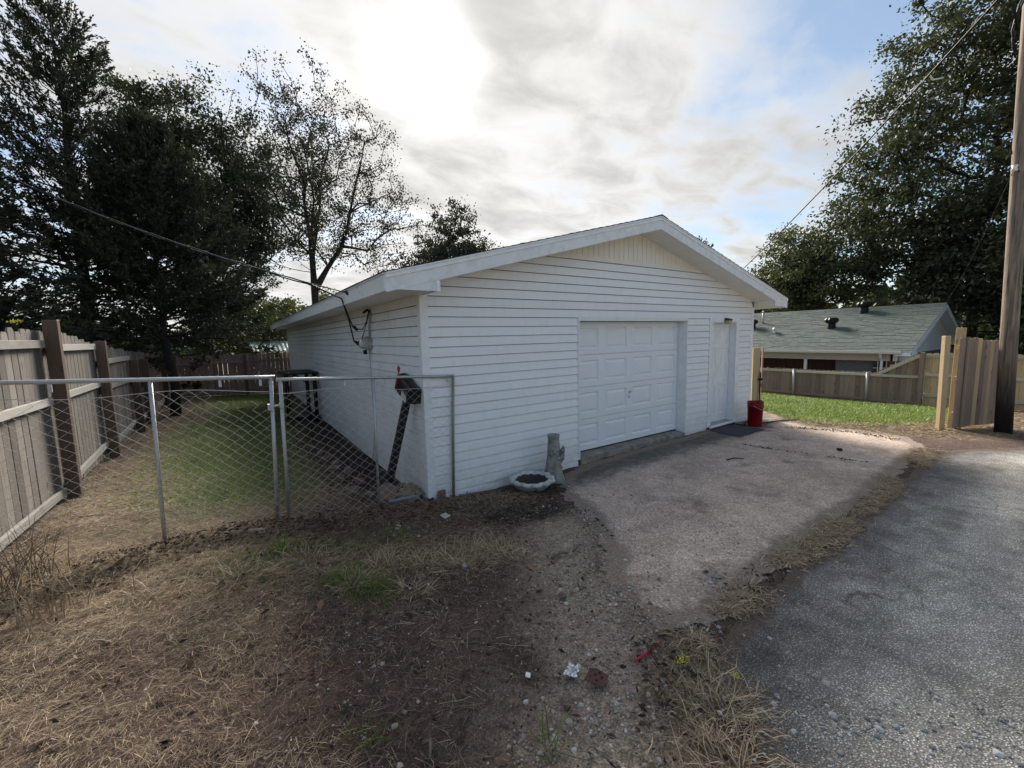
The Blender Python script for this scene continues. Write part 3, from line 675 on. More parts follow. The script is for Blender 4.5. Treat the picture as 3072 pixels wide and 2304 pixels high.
        m = MB(); m.box((min(xw - sx * .0, xw + sx * .026), .08, 2.515), (max(xw, xw + sx * .026), GD - .1, 2.546)); m.build('eave_frieze', MT['soffit_white'], G)
        # boxed return at the front
        xb0 = 4 + sx * 4.55; xb1 = 0.035 if sx < 0 else GW - .0
        def rk(x): return zt - abs(x - 4) * SL - .206
        m = MB(); m.prism([(xb0, 2.543), (xb1, 2.543), (xb1, rk(xb1)), (xb0, rk(xb0))], 'y', YF - .008, YF + .012); fixn(m.build('eave_return', MT['fascia_paint'], G, bevel=.002))
        if sx < 0:
            m = MB(); m.box((.012, YF - .016, 2.536), (.060, YF + .016, rk(.05) - .004)); m.build('return_trim', MT['white_paint'], G, bevel=.003)
            m = MB(); m.prism([(YF + .013, 2.543), (-.024, 2.543), (-.024, rk(.04)), (YF + .013, rk(.04))], 'x', .02, .034); fixn(m.build('return_side', MT['white_paint'], G))
        else:
            m = MB(); m.prism([(YF + .013, 2.545), (-.024, 2.545), (-.024, 2.70), (YF + .013, 2.70)], 'x', GW - .02, GW - .008); fixn(m.build('return_side', MT['cream_paint'], G))
        # rake soffit: ribbed panels between wall and rake board
        m = MB(); w_ = .10; a = .012
        while a < 4.0:
            a1 = min(a + w_ - .008, 4.0); x0, x1 = 4 + sx * a, 4 + sx * a1; za, zb = zt - .205 - a * SL + .012, zt - .205 - a1 * SL + .012
            m.add([(x0, YF + .01, za), (x1, YF + .01, zb), (x1, -.018, zb), (x0, -.018, za), (x0, YF + .01, za + .012), (x1, YF + .01, zb + .012), (x1, -.018, zb + .012), (x0, -.018, za + .012)],
                  [(0, 1, 2, 3), (0, 4, 5, 1), (1, 5, 6, 2), (2, 6, 7, 3), (3, 7, 4, 0), (4, 7, 6, 5)]); a += w_
        fixn(m.build('rake_soffit', MT['soffit_white'], G))
    m = MB()
    for y0 in np.arange(YF - .03, GD + .4, .30):
        m.prism([(3.86, zt - .14 * SL + .020), (4, zt + .024), (4, zt + .012), (3.86, zt - .14 * SL + .008)], 'y', y0, y0 + .296); m.prism([(4.14, zt - .14 * SL + .020), (4, zt + .024), (4, zt + .012), (4.14, zt - .14 * SL + .008)], 'y', y0, y0 + .296)
    tag(fixn(m.build('ridge_cap', MT['shingle_dark'], G)), kind='stuff')
    # --- garage door opening: jambs, head, door
    m = MB(); m.box((5.478, -.0185, 0.0), (5.502, .21, 2.24)); m.build('door_jamb', WP, G, bevel=.002)
    m = MB(); m.box((2.572, -.030, -.01), (2.588, .006, 2.285)); m.box((2.592, -.030, -.01), (2.612, .205, 2.285)); m.build('door_jamb', WP, G, bevel=.003)
    m = MB(); m.box((2.614, -.0185, 2.235), (5.476, .20, 2.250)); m.build('door_head', WP, G)
    m = MB(); m.box((2.58, -.020, 2.252), (5.50, -.001, 2.284)); m.build('head_flashing', WP, G, bevel=.002)
    DRO = MB(); DRO.box((2.616, .226, .05), (5.474, .236, 2.230)); D = DRO.build('garage_door', MT['door_white'], G)
    sh = (2.225 - .05) / 4; xL, xR = 2.62, 5.47
    pw = (xR - xL) / 4
    for r_ in range(4):
        z0 = .05 + r_ * sh; m = MB()
        # section face built as a frame around four recesses
        rail = .095; 
        xs = [xL]; 
        for c_ in range(4): xs += [xL + c_ * pw + .085, xL + (c_ + 1) * pw - .085]
        xs += [xR]
        yF, yB = .190, .214
        m.box((xL, yF, z0 + .003), (xR, yB, z0 + rail)); m.box((xL, yF, z0 + sh - rail), (xR, yB, z0 + sh - .003))
        for c_ in range(0, len(xs), 2): m.box((xs[c_], yF, z0 + rail), (xs[c_ + 1], yB, z0 + sh - rail))
        m.build('door_section', MT['door_white'], D)
        for c_ in range(4):
            a, b_ = xs[2 * c_ + 1], xs[2 * c_ + 2]; z1, z2 = z0 + rail, z0 + sh - rail; V = []
            for (inset, y) in ((0, .191), (.016, .217), (.026, .217), (.062, .196)):
                V += [(a + inset, y, z1 + inset), (b_ - inset, y, z1 + inset), (b_ - inset, y, z2 - inset), (a + inset, y, z2 - inset)]
            Q = []
            for l_ in range(3): Q += [(l_ * 4 + i, l_ * 4 + (i + 1) % 4, l_ * 4 + 4 + (i + 1) % 4, l_ * 4 + 4 + i) for i in range(4)]
            Q.append((12, 13, 14, 15)); p = MB(); p.add(V, Q); p.build('raised_panel', MT['door_white'], D)
    m = MB(); m.box((2.62, .192, .036), (5.47, .216, .05)); m.build('bottom_seal', MT['black_gap'], D)
    m = MB(); hc = (4.04, .186, .955); m.box((hc[0] - .018, .172, hc[2] - .02), (hc[0] + .018, .189, hc[2] + .02)); m.tube([(hc[0] - .05, .160, hc[2] - .012), (hc[0] + .05, .158, hc[2] + .018)], .009, 6); m.build('door_handle', MT['chrome'], D)
    m = MB(); m.tube([(4.03, .193, .865), (4.03, .178, .865)], .022, 12); m.build('door_lock', MT['chrome'], D)
    # --- walk door with casing
    for nm, a, b_ in (('door_casing', (6.24, -.030, .0), (6.355, -.001, 2.30)), ('door_casing', (7.275, -.030, .0), (7.390, -.001, 2.30)), ('door_casing', (6.357, -.028, 2.205), (7.273, -.001, 2.30))):
        m = MB(); m.box(a, b_); m.build(nm, WP, G, bevel=.004)
    for a, b_ in (((6.348, -.0005, .02), (6.360, .15, 2.215)), ((7.270, -.0005, .02), (7.283, .15, 2.215)), ((6.361, -.0005, 2.20), (7.269, .15, 2.212))):
        m = MB(); m.box(a, b_); m.build('door_reveal', WP, G)
    m = MB(); m.box((6.31, -.05, .0), (7.325, .15, .035)); m.build('door_sill', MT['meter_grey'], G, bevel=.004)
    m = MB(); m.tube([(6.27, -.075, .008), (7.33, -.062, .015)], .028, 8); m.build('sill_strip', MT['label_white'], G)
    S = MB(); S.box((6.362, .150, .040), (7.268, .158, 2.198)); S_ = S.build('side_door', MT['dirty_door_white'], G)
    m = MB(); x0, x1, xa, xb, xc, xd = 6.364, 7.266, 6.475, 6.765, 6.865, 7.155; yF, yB = .126, .149
    zs = [(.04, .22), (.84, .98), (1.66, 1.76), (2.06, 2.196)]
    for z0, z1 in zs: m.box((x0, yF, z0), (x1, yB, z1))
    for i in range(3):
        for a, b_ in ((x0, xa), (xb, xc), (xd, x1)): m.box((a, yF, zs[i][1]), (b_, yB, zs[i + 1][0]))
    m.build('door_slab', MT['dirty_door_white'], S_)
    for i in range(3):
        for a, b_ in ((xa, xb), (xc, xd)):
            z1, z2 = zs[i][1], zs[i + 1][0]; V = []
            for (ins, y) in ((0, .127), (.014, .143), (.022, .143), (.045, .131)): V += [(a + ins, y, z1 + ins), (b_ - ins, y, z1 + ins), (b_ - ins, y, z2 - ins), (a + ins, y, z2 - ins)]
            Q = []
            for l_ in range(3): Q += [(l_ * 4 + q, l_ * 4 + (q + 1) % 4, l_ * 4 + 4 + (q + 1) % 4, l_ * 4 + 4 + q) for q in range(4)]
            Q.append((12, 13, 14, 15)); p = MB(); p.add(V, Q); p.build('raised_panel', MT['dirty_door_white'], S_)
    m = MB(); m.tube([(6.425, .126, 1.02), (6.425, .09, 1.02)], .012, 8); m.lathe([(.0, -.028), (.022, -.02), (.028, 0), (.022, .02), (.0, .028)], (6.425, .075, 1.02), 12); m.build('door_knob', MT['chrome'], S_, smooth=True)
    # threshold slab
    m = MB(); m.prism([(-.035, -.3), (.30, -.3), (.30, .030), (.02, .024), (-.035, .008)], 'x', 2.63, 5.46); fixn(m.build('threshold', MT['old_concrete'], G, bevel=.006))
    for a, b_ in ((.04, 2.55), (5.52, 7.95)):
        m = MB(); m.box((a, .0125, -.3), (b_, .10, -.012)); m.build('foundation', MT['old_concrete'], G)
    return G
GAR = build_garage()

# =================================================================== FENCES
def build_left_fence():
    F = empty('wood_fence', (-3.7, 4, g1(-3.7, 4))); tag(F, 'tall weathered grey picket fence with brown posts running beside the garage', 'fence')
    rng = random.Random(4); X = -3.78
    def top(y):
        if y < 2.9: return 2.20
        if y < 4.35: return 2.20 - (y - 2.9) * .10
        return 2.03 - max(0, y - 4.35) * .045
    y = -1.6
    while y < 14.25:
        w = .140; gap = rng.uniform(.005, .018); zt = top(y) + rng.uniform(-.012, .012); zb = g1(X, y) + .03 + rng.uniform(0, .02)
        yc = y + w / 2; lean = rng.uniform(-.006, .006)
        plank('picket', (X + rng.uniform(-.004, .004), yc, zb), (X, yc + lean, round((zt - zb) / .04) * .04 + zb), w, .017, (0, 1, 0), MT['fence_grey'] if y < 9 else MT['fence_tan'], F, .002, .028, key=rng.randint(0, 2))
        y += w + gap
    posts = [(-.35, 2.22), (2.12, 2.33), (4.28, 2.10), (6.75, 1.72), (8.0, 1.70), (11.2, 1.66), (13.9, 1.64)]
    for yy, zt in posts: plank('post', (-3.675, yy, g1(-3.675, yy) - .06), (-3.675 + rng.uniform(-.01, .01), yy + rng.uniform(-.02, .02), zt), .125, .105, (1, 0, 0), MT['fence_post_brown'], F, .006)
    ps = [-1.6] + [p[0] for p in posts]
    for i in range(len(ps) - 1):
        a, b = ps[i] + (.058 if i else 0), ps[i + 1] - .058; am = (a + b) / 2
        for q, h in enumerate((top(am) - .16 if am < 4.3 else top(am) - .22, 1.41 - max(0, am - 4) * .05, None)):
            if h is None:
                z0, z1 = g1(-3.72, a) + .11 + (.04 if i > 1 else 0), g1(-3.72, b) + .12 + (.14 if i > 1 else 0)
            else: z0 = z1 = h
            if q == 0 and i >= 4: continue
            plank('rail', (-3.742, a, z0), (-3.742, b, z1 + rng.uniform(-.015, .015)), .088, .038, (0, 0, 1), MT['fence_rail_grey'], F, .004)
    # back fence behind the yard
    B = empty('wood_fence', (-2, 14.45, 0)); tag(B, 'brown picket fence across the back of the side yard, below the green shed roof', 'fence')
    x = -3.72; Y = 14.45
    while x < 1.2:
        w = .135; gap = rng.uniform(.004, .016); zb = g1(x, Y) + .02; zt = 1.60 + rng.uniform(-.015, .015)
        plank('picket', (x + w / 2, Y, zb), (x + w / 2 + rng.uniform(-.006, .006), Y, round((zt - zb) / .04) * .04 + zb), w, .017, (1, 0, 0), MT['fence_brown'], B, .002, .028, key=rng.randint(0, 2)); x += w + gap
    for xx in (-1.55, .9): plank('post', (xx, Y - .09, g1(xx, Y) - .05), (xx, Y - .09, 1.60), .10, .10, (1, 0, 0), MT['fence_post_brown'], B, .005)
    for a, b in ((-3.7, -1.61), (-1.49, .84)):
        for h in (1.30, .74, .18): plank('rail', (a, Y - .03, h + rng.uniform(-.01, .02)), (b, Y - .03, h), .085, .036, (0, 0, 1), MT['fence_brown'], B, .003)
build_left_fence()

def build_right_fence():
    rng = random.Random(9)
    F = empty('wood_fence', (15.6, 1, -.46)); tag(F, 'low scalloped-top brown picket fence on steel pipe posts behind the lawn', 'fence')
    X = 15.66; y = -1.30
    while y < 7.5:
        w = .14; zb = g1(X, y) + .05; t = .56
        if y < -.36: t = .60 + (-.36 - y) * .62
        plank('picket', (X, y + w / 2, zb), (X, y + w / 2, round((t + rng.uniform(-.01, .01) - zb) / .03) * .03 + zb), w, .016, (0, 1, 0), MT['fence_tan'], F, .002, .035, key=rng.randint(0, 2)); y += w + rng.uniform(.002, .007)
    for yy in (2.12, -.07, 4.3, 6.3):
        m = MB(); m.tube([(15.55, yy, g1(15.55, yy) - .03), (15.55, yy + .01, .52)], .035, 12); m.lathe([(.037, -.01), (.037, .02), (.02, .035), (0, .037)], (15.55, yy + .01, .52), 12); m.build('pipe_post', MT['vent_grey'], F, smooth=True)
    zr = .475
    for a, b in ((-1.30, -.11), (-.03, 2.08), (2.16, 4.26), (4.34, 6.4)):
        plank('rail', (15.62, a, zr), (15.62, b, zr - .01), .085, .036, (0, 0, 1), MT['fence_rail_tan'], F, .003)
        plank('rail', (15.62, a, -.34), (15.62, b, -.36), .075, .036, (0, 0, 1), MT['fence_tan'], F, .003)
    plank('diagonal_rail', (15.615, -.36, .53), (15.615, -1.29, 1.13), .085, .034, (0, .6, 1), MT['fence_rail_tan'], F, .003)
    # taller bay of newer boards
    T = empty('wood_fence', (15.6, -2.5, -.45)); tag(T, 'tall newer honey-coloured fence bay with three pale rails behind the gate', 'fence')
    y = -1.42
    while y > -5.2:
        w = .14; zb = g1(X, y) + .03; plank('picket', (X, y - w / 2, zb), (X, y - w / 2, round((1.22 - zb) / .03) * .03 + zb), w, .016, (0, 1, 0), MT['fence_new'], T, .002, .03, key=rng.randint(0, 2)); y -= w + .005
    plank('post', (15.57, -1.36, g1(15.57, -1.36) - .03), (15.57, -1.36, 1.24), .105, .105, (0, 1, 0), MT['fence_post_brown'] if False else MT['fence_tan'], T, .005)
    for h in (1.13, .56, -.07): plank('rail', (15.62, -1.42, h), (15.62, -5.1, h - .02), .088, .038, (0, 0, 1), MT['fence_rail_tan'], T, .003)
build_right_fence()

def build_gate():
    rng = random.Random(12)
    p = at(2820, 1288, 2, 0.0)
    A = empty('gate_post', (9.45, -2.92, 0)); tag(A, 'free-standing square timber gate post, pale on its edge, by the lawn', 'post')
    z0 = g1(9.45, -2.92)
    plank('timber', (9.45, -2.93, z0 - .02), (9.44, -2.905, 1.83), .095, .095, (.75, -.66, 0), MT['fence_new'], A, .006)
    Gt = empty('wooden_gate', (9.6, -3.2, 0)); tag(Gt, 'tall new timber gate of vertical boards standing open beside the utility pole', 'gate')
    # hinge post and boards along a line that swings towards the street
    a = np.array([9.62, -3.06]); b = np.array([10.05, -3.62]); 
    d = (b - a) / np.linalg.norm(b - a)
    ends = [at(2858, 1290, 2, 0.0)[:2], at(2990, 1275, 2, 0.0)[:2]]
    a = ends[0]; b = ends[1]; L_ = float(np.linalg.norm(b - a)); d = (b - a) / L_
    s = 0; i = 0; nb = 10
    w = .118
    L_ = w * nb
    for i in range(nb):
        c = a + d * (w * (i + .5)); zb = .05 + rng.uniform(-.01, .01); zt = 1.80 - i * .012 + rng.uniform(-.012, .012)
        plank('board', (c[0], c[1], zb), (c[0], c[1], round((zt - zb) / .03) * .03 + zb), w - .003 if i else w + .04, .018, (d[0], d[1], 0), MT['fence_new'] if i % 3 == 1 else MT['fence_tan'], Gt, .002, .02, key=i % 3)
    n = np.array([-d[1], d[0]])
    if (a + n - CC[:2]) @ n < 0: n = -n
    c0, c1 = a + n * .04, a + n * .04 + d * L_
    for h in (.3, 1.0, 1.6): plank('rail', (c0[0], c0[1], h), (c1[0], c1[1], h), .088, .038, (0, 0, 1), MT['fence_new'], Gt, .003)
    f = a - n * .022 + d * .15; plank('batten', (f[0], f[1], .0), (f[0], f[1], 1.80), .05, .02, (d[0], d[1], 0), MT['fence_tan'], Gt, .002)
    hp = empty('gate_post', (9.8, -3.2, 0)); tag(hp, 'square timber hinge post with yellow cut top behind the gate boards', 'post')
    q = a + n * .10 + d * .16; plank('timber', (q[0], q[1], -.03), (q[0], q[1], 1.98), .12, .10, (d[0], d[1], 0), MT['fence_new'], hp, .005)
    # timber bundle at the garage's right corner
    for i, (px, w_, h_, lab) in enumerate(((2264, .115, 1.62, 'weathered square timber post standing at the garage corner behind the red bucket'), (2283, .06, 1.63, 'thin pale split timber leaning at the garage corner'), (2294, .022, 1.63, 'narrow reddish slat standing on edge at the garage corner'))):
        xx = 8.12 + i * .105; yy = -.02 - i * .03; o = empty(('timber_post', 'split_timber', 'timber_offcut')[i], (xx, yy, g1(xx, yy))); tag(o, lab, 'timber')
        plank('timber', (xx, yy, g1(xx, yy) - .0), (xx + .02 * i, yy, h_), w_, .05 if i else .1, (.8, -.5, 0), MT['fence_new'] if i < 2 else MT['fence_brown'], o, .005)
    o = empty('gate_latch', (8.3, -.1, .7)); tag(o, 'dark iron latch bar fixed between the corner timbers', 'latch')
    m = MB(); m.tube([(8.215, -.12, .12), (8.225, -.12, 1.05)], .016, 8); m.build('bar', MT['black_metal'], o)
    for z in (.34, .86):
        m = MB(); m.box((8.18, -.145, z), (8.29, -.095, z + .05)); m.build('strap', MT['black_metal'], o)
build_gate()

def chain(name, label, xa, xb, za, zb, g0, g1_, posts, ties, seed, stretch, torn):
    Yc = -.06; rng = np.random.RandomState(seed)
    F = empty(name, ((xa + xb) / 2, Yc, g1((xa + xb) / 2, Yc))); tag(F, label, 'gate', 'chain link gate leaves beside the garage')
    def rail(x): return za + (zb - za) * (x - xa) / (xb - xa)
    m = MB(); m.tube([(x, Yc, rail(x)) for x in np.linspace(xa, xb, 12)], .0185, 12); m.build('top_rail', MT['galvanized'], F, smooth=True)
    for (xt, xb_, r, mt) in posts:
        zt = rail(min(max(xt, xa), xb)); m = MB(); m.tube([(xb_, Yc + .012, g1(xb_, Yc) - .05), ((xt + xb_) / 2, Yc + .008, .8), (xt, Yc, zt)], r, 10); m.build('post', MT[mt], F, smooth=True)
    for x in ties:
        m = MB(); z = rail(x); m.tube([(x - .012, Yc - .024, z), (x - .012, Yc, z + .026), (x, Yc + .024, z)], .004, 5); m.box((x - .012, Yc - .006, z - .085), (x + .012, Yc + .004, z - .02)); m.build('tie_clip', MT['galv_wire'], F)
    # woven fabric: each wire is a zig-zag running down; neighbours hook into one another
    W_ = .058; P = .046; m = MB(); top0 = -.10
    nx = int((xb - xa - .06) / W_)
    for k in range(nx):
        x0 = xa + .035 + k * W_; zt = rail(x0) + top0; zg = g1(x0, Yc) + .03; n = int((zt - zg) / P); pts = []
        for j in range(n + 1):
            z = zt - j * P; side = (j + k) % 2
            u = (x0 - xa) / (xb - xa)
            sag = .022 * math.sin(u * 9 + seed) * (1 - j / n) + .005 * math.sin(u * 23 + j * .15)
            dx = .012 * math.sin(j * .35 + k * .4)
            pts.append((x0 + (W_ * .5 if side else -W_ * .5) * 1.0 + dx + stretch * (j / n) * .05, Yc - .024 + (.004 if side else -.004) + .010 * math.sin(k * .5 + j * .2), z - .03 + sag))
        seg = [pts]
        if torn(k, nx): 
            c = rng.randint(2, 7); seg = [pts[c:]]
        for s_ in seg:
            if len(s_) > 2: m.tube(s_, .0020, 4, False)
    m.build('wire_fabric', MT['galv_wire'], F)
    m = MB(); m.tube([(x, Yc - .024, rail(x) + top0 - .025 + .022 * math.sin((x - xa) / (xb - xa) * 9 + seed)) for x in np.linspace(xa + .03, xb - .05, 40)], .0028, 5, False); m.build('tension_wire', MT['galv_wire'], F, smooth=True)
    return F, rail
def build_chain():
    F1, r1 = chain('chain_link_gate', 'wide galvanized chain link gate leaf stretching to the grey wood fence', -3.72, -1.62, 1.765, 1.662, 0, 0, [(-2.585, -2.62, .0165, 'galvanized'), (-1.655, -1.71, .019, 'galvanized')], [-2.08, -1.75, -3.2], 2, 1.0, lambda k, n: k > n - 9)
    F2, r2 = chain('chain_link_gate', 'narrower galvanized chain link gate leaf ending at the garage corner, mailbox behind it', -1.61, .385, 1.634, 1.528, 0, 0, [(-1.575, -1.60, .0185, 'galvanized'), (-.635, -.66, .0145, 'galvanized'), (.372, .315, .0185, 'green_painted_steel')], [-.95, -.5, .30], 5, 0.0, lambda k, n: k > n - 4)
    m = MB(); zc = 1.36; m.tube([(-1.69, -.062, zc), (-1.56, -.062, zc + .01)], .012, 6); m.box((-1.705, -.10, zc - .03), (-1.665, -.03, zc + .03)); m.box((-1.60, -.09, zc - .018), (-1.565, -.035, zc + .03)); m.build('latch', MT['galvanized'], F1)
build_chain()

# =================================================================== TREES
def leaves(m, c, size, asp, rng, tint, updir=None, spread=1.0):
    """diamond leaves centred at c (N,3)"""
    n = len(c); a = rng.normal(size=(n, 3)); 
    if updir is not None: a = a * spread + updir
    a /= np.linalg.norm(a, axis=1)[:, None] + 1e-9
    b = rng.normal(size=(n, 3)); b -= (b * a).sum(1)[:, None] * a; b /= np.linalg.norm(b, axis=1)[:, None] + 1e-9
    s = size * rng.uniform(.6, 1.35, n)[:, None]
    V = np.stack([c - a * s * .5, c + b * s * asp * .5, c + a * s * .5, c - b * s * asp * .5], 1).reshape(-1, 3)
    Q = np.arange(n * 4).reshape(-1, 4); m.add(V, Q, tint=np.repeat(np.clip(tint, 0, 1), 4))

def grow(nodes, par, clumps, rng, step=.9, up=.35):
    """attach every clump to the nearest node below it; returns node arrays"""
    nodes = [np.array(p, float) for p in nodes]; par = list(par)
    axis0 = np.array(nodes[0])
    order = np.argsort(np.linalg.norm(clumps - np.mean(nodes, 0), axis=1))
    ends = []
    for i in order:
        p = clumps[i]; A = np.array(nodes); d = np.linalg.norm(A - p, axis=1) + np.maximum(0, A[:, 2] - p[2] + .3) * 1.5
        j = int(np.argmin(d)); q = A[j]; L_ = np.linalg.norm(p - q); k = max(1, int(L_ / step)); last = j
        for t in range(1, k + 1):
            f = t / k; pt = q + (p - q) * f; pt[2] += -math.sin(f * math.pi) * L_ * up * .3; pt = pt + rng.normal(0, .05 * L_ / k, 3) * (t < k)
            nodes.append(pt); par.append(last); last = len(nodes) - 1
        ends.append(last)
    return np.array(nodes), np.array(par), np.array(ends)
def limbs(m, nodes, par, r_tip, ex, rmax, sides=5):
    n = len(nodes); w = np.zeros(n); kids = np.zeros(n, int)
    for i in range(n):
        if par[i] >= 0: kids[par[i]] += 1
    w[kids == 0] = 1
    for i in range(n - 1, -1, -1):
        if par[i] >= 0: w[par[i]] += w[i]
    r = np.minimum(r_tip * w ** ex, rmax)
    for i in range(n):
        if par[i] >= 0:
            a, b = nodes[par[i]], nodes[i]
            m.tube([a, b], [min(r[par[i]], r[i] * 1.6), r[i]], sides if r[i] > .03 else 3, False)
def broad(name, label, base, trunk, lobes, n_clump, per, lsize, crad, lmat, bmat, seed, r_tip=.012, ex=.46, rmax=.4, group=None, tbias=0, asp=.55, cat='tree', shell=.55, lights=None):
    rng = np.random.RandomState(seed); T = empty(name, base); tag(T, label, cat, group)
    V = np.array([l[3] * l[4] * l[5] for l in lobes]) ** .8; idx = rng.choice(len(lobes), n_clump, p=V / V.sum())
    cl = []
    for i in idx:
        l = lobes[i]; d = rng.normal(size=3); d /= np.linalg.norm(d); r = rng.uniform(0, 1) ** shell; cl.append((l[0] + d[0] * l[3] * r, l[1] + d[1] * l[4] * r, max(l[2] + d[2] * l[5] * r, g1(l[0], l[1]) + .3)))
    cl = np.array(cl); nodes = [np.array(p, float) for p in trunk]; par = [-1] + list(range(len(trunk) - 1))
    N, P, E_ = grow(nodes, par, cl, rng); m = MB(); limbs(m, N, P, r_tip, ex, rmax); tr = m.build('trunk', MT[bmat], T, smooth=True)
    m = MB(); k = rng.poisson(per, n_clump)
    cc = np.repeat(cl, k, 0); off = rng.normal(size=(len(cc), 3)); rr = np.repeat(crad * rng.uniform(.6, 1.3, n_clump), k)
    flat = np.array([1, 1, .7]); pos = cc + off * rr[:, None] * .55 * flat
    ct = np.repeat(rng.normal(.45 + tbias, .17, n_clump), k)
    leaves(m, pos, lsize, asp, rng, ct + rng.normal(0, .12, len(pos)))
    cr = m.build('crown', MT[lmat], T, tint=True); return T
def cedar(name, label, base, h, Rmax, zlow, seed, nbr, sprays=20, per=15, lsize=.11, group=None, lean=(0, 0), droop=.2, topthin=.5):
    rng = np.random.RandomState(seed); T = empty(name, base); tag(T, label, 'tree', group); b = np.array(base, float)
    tr = [b + np.array([lean[0] * f ** 1.3, lean[1] * f ** 1.3, h * f]) + (rng.normal(0, .05, 3) if 0 < f < 1 else 0) for f in np.linspace(0, 1, 10)]; tr = np.array(tr)
    m = MB(); m.tube(tr, np.linspace(h * .018, .012, 10), 9)
    lf = MB(); pos = []; dirs = []; tint = []
    for i in range(nbr):
        f = zlow / h + (1 - zlow / h) * rng.uniform(0, 1) ** .9; z0 = f * 9; j = min(8, int(z0)); p0 = tr[j] + (tr[j + 1] - tr[j]) * (z0 - j)
        prof = (1 - f) ** .75 * (1 if f > .22 else .7 + f * 1.3); Lb = Rmax * prof * rng.uniform(.55, 1.15) + .35
        az = rng.uniform(0, 2 * math.pi); el = math.radians(-12 + 62 * f + rng.normal(0, 9)); d = np.array([math.cos(az) * math.cos(el), math.sin(az) * math.cos(el), math.sin(el)])
        k = 6; pts = []
        for q in range(k + 1):
            u = q / k; p = p0 + d * Lb * u; p[2] += Lb * (.22 * u * u * (1 if f > .35 else -droop)) ; pts.append(p + (rng.normal(0, .03 * Lb, 3) if q else 0))
        pts = np.array(pts); m.tube(pts, np.linspace(max(.008, Lb * .012), .004, k + 1), 4, False)
        bt = rng.normal(.42, .16); ns = int(sprays * (.4 + Lb / Rmax) * (1 - topthin * max(0, f - .55) / .45))
        for q in range(ns):
            u = rng.uniform(.18, 1) ** .8; jj = min(k - 1, int(u * k)); p = pts[jj] + (pts[jj + 1] - pts[jj]) * (u * k - jj)
            sd = d + rng.normal(0, .55, 3) + np.array([0, 0, .15 + .35 * f]); sd /= np.linalg.norm(sd); sl = rng.uniform(.22, .55) * (1.15 - .4 * u)
            if per > 8 and rng.rand() < .5: m.tube([p, p + sd * sl], [.004, .002], 3, False)
            t_ = rng.uniform(0, 1, per)[:, None]; pos.append(p + sd * sl * t_ + rng.normal(0, .045, (per, 3)) * (1.2 - t_)); dirs.append(np.repeat(sd[None], per, 0)); tint.append(np.full(per, bt) + rng.normal(0, .1, per))
    m.build('trunk', MT['bark_dark'], T, smooth=True)
    leaves(lf, np.concatenate(pos), lsize, .36, rng, np.concatenate(tint), np.concatenate(dirs) * 1.1, .45); lf.build('crown', MT['leaf_cedar'], T, tint=True); return T

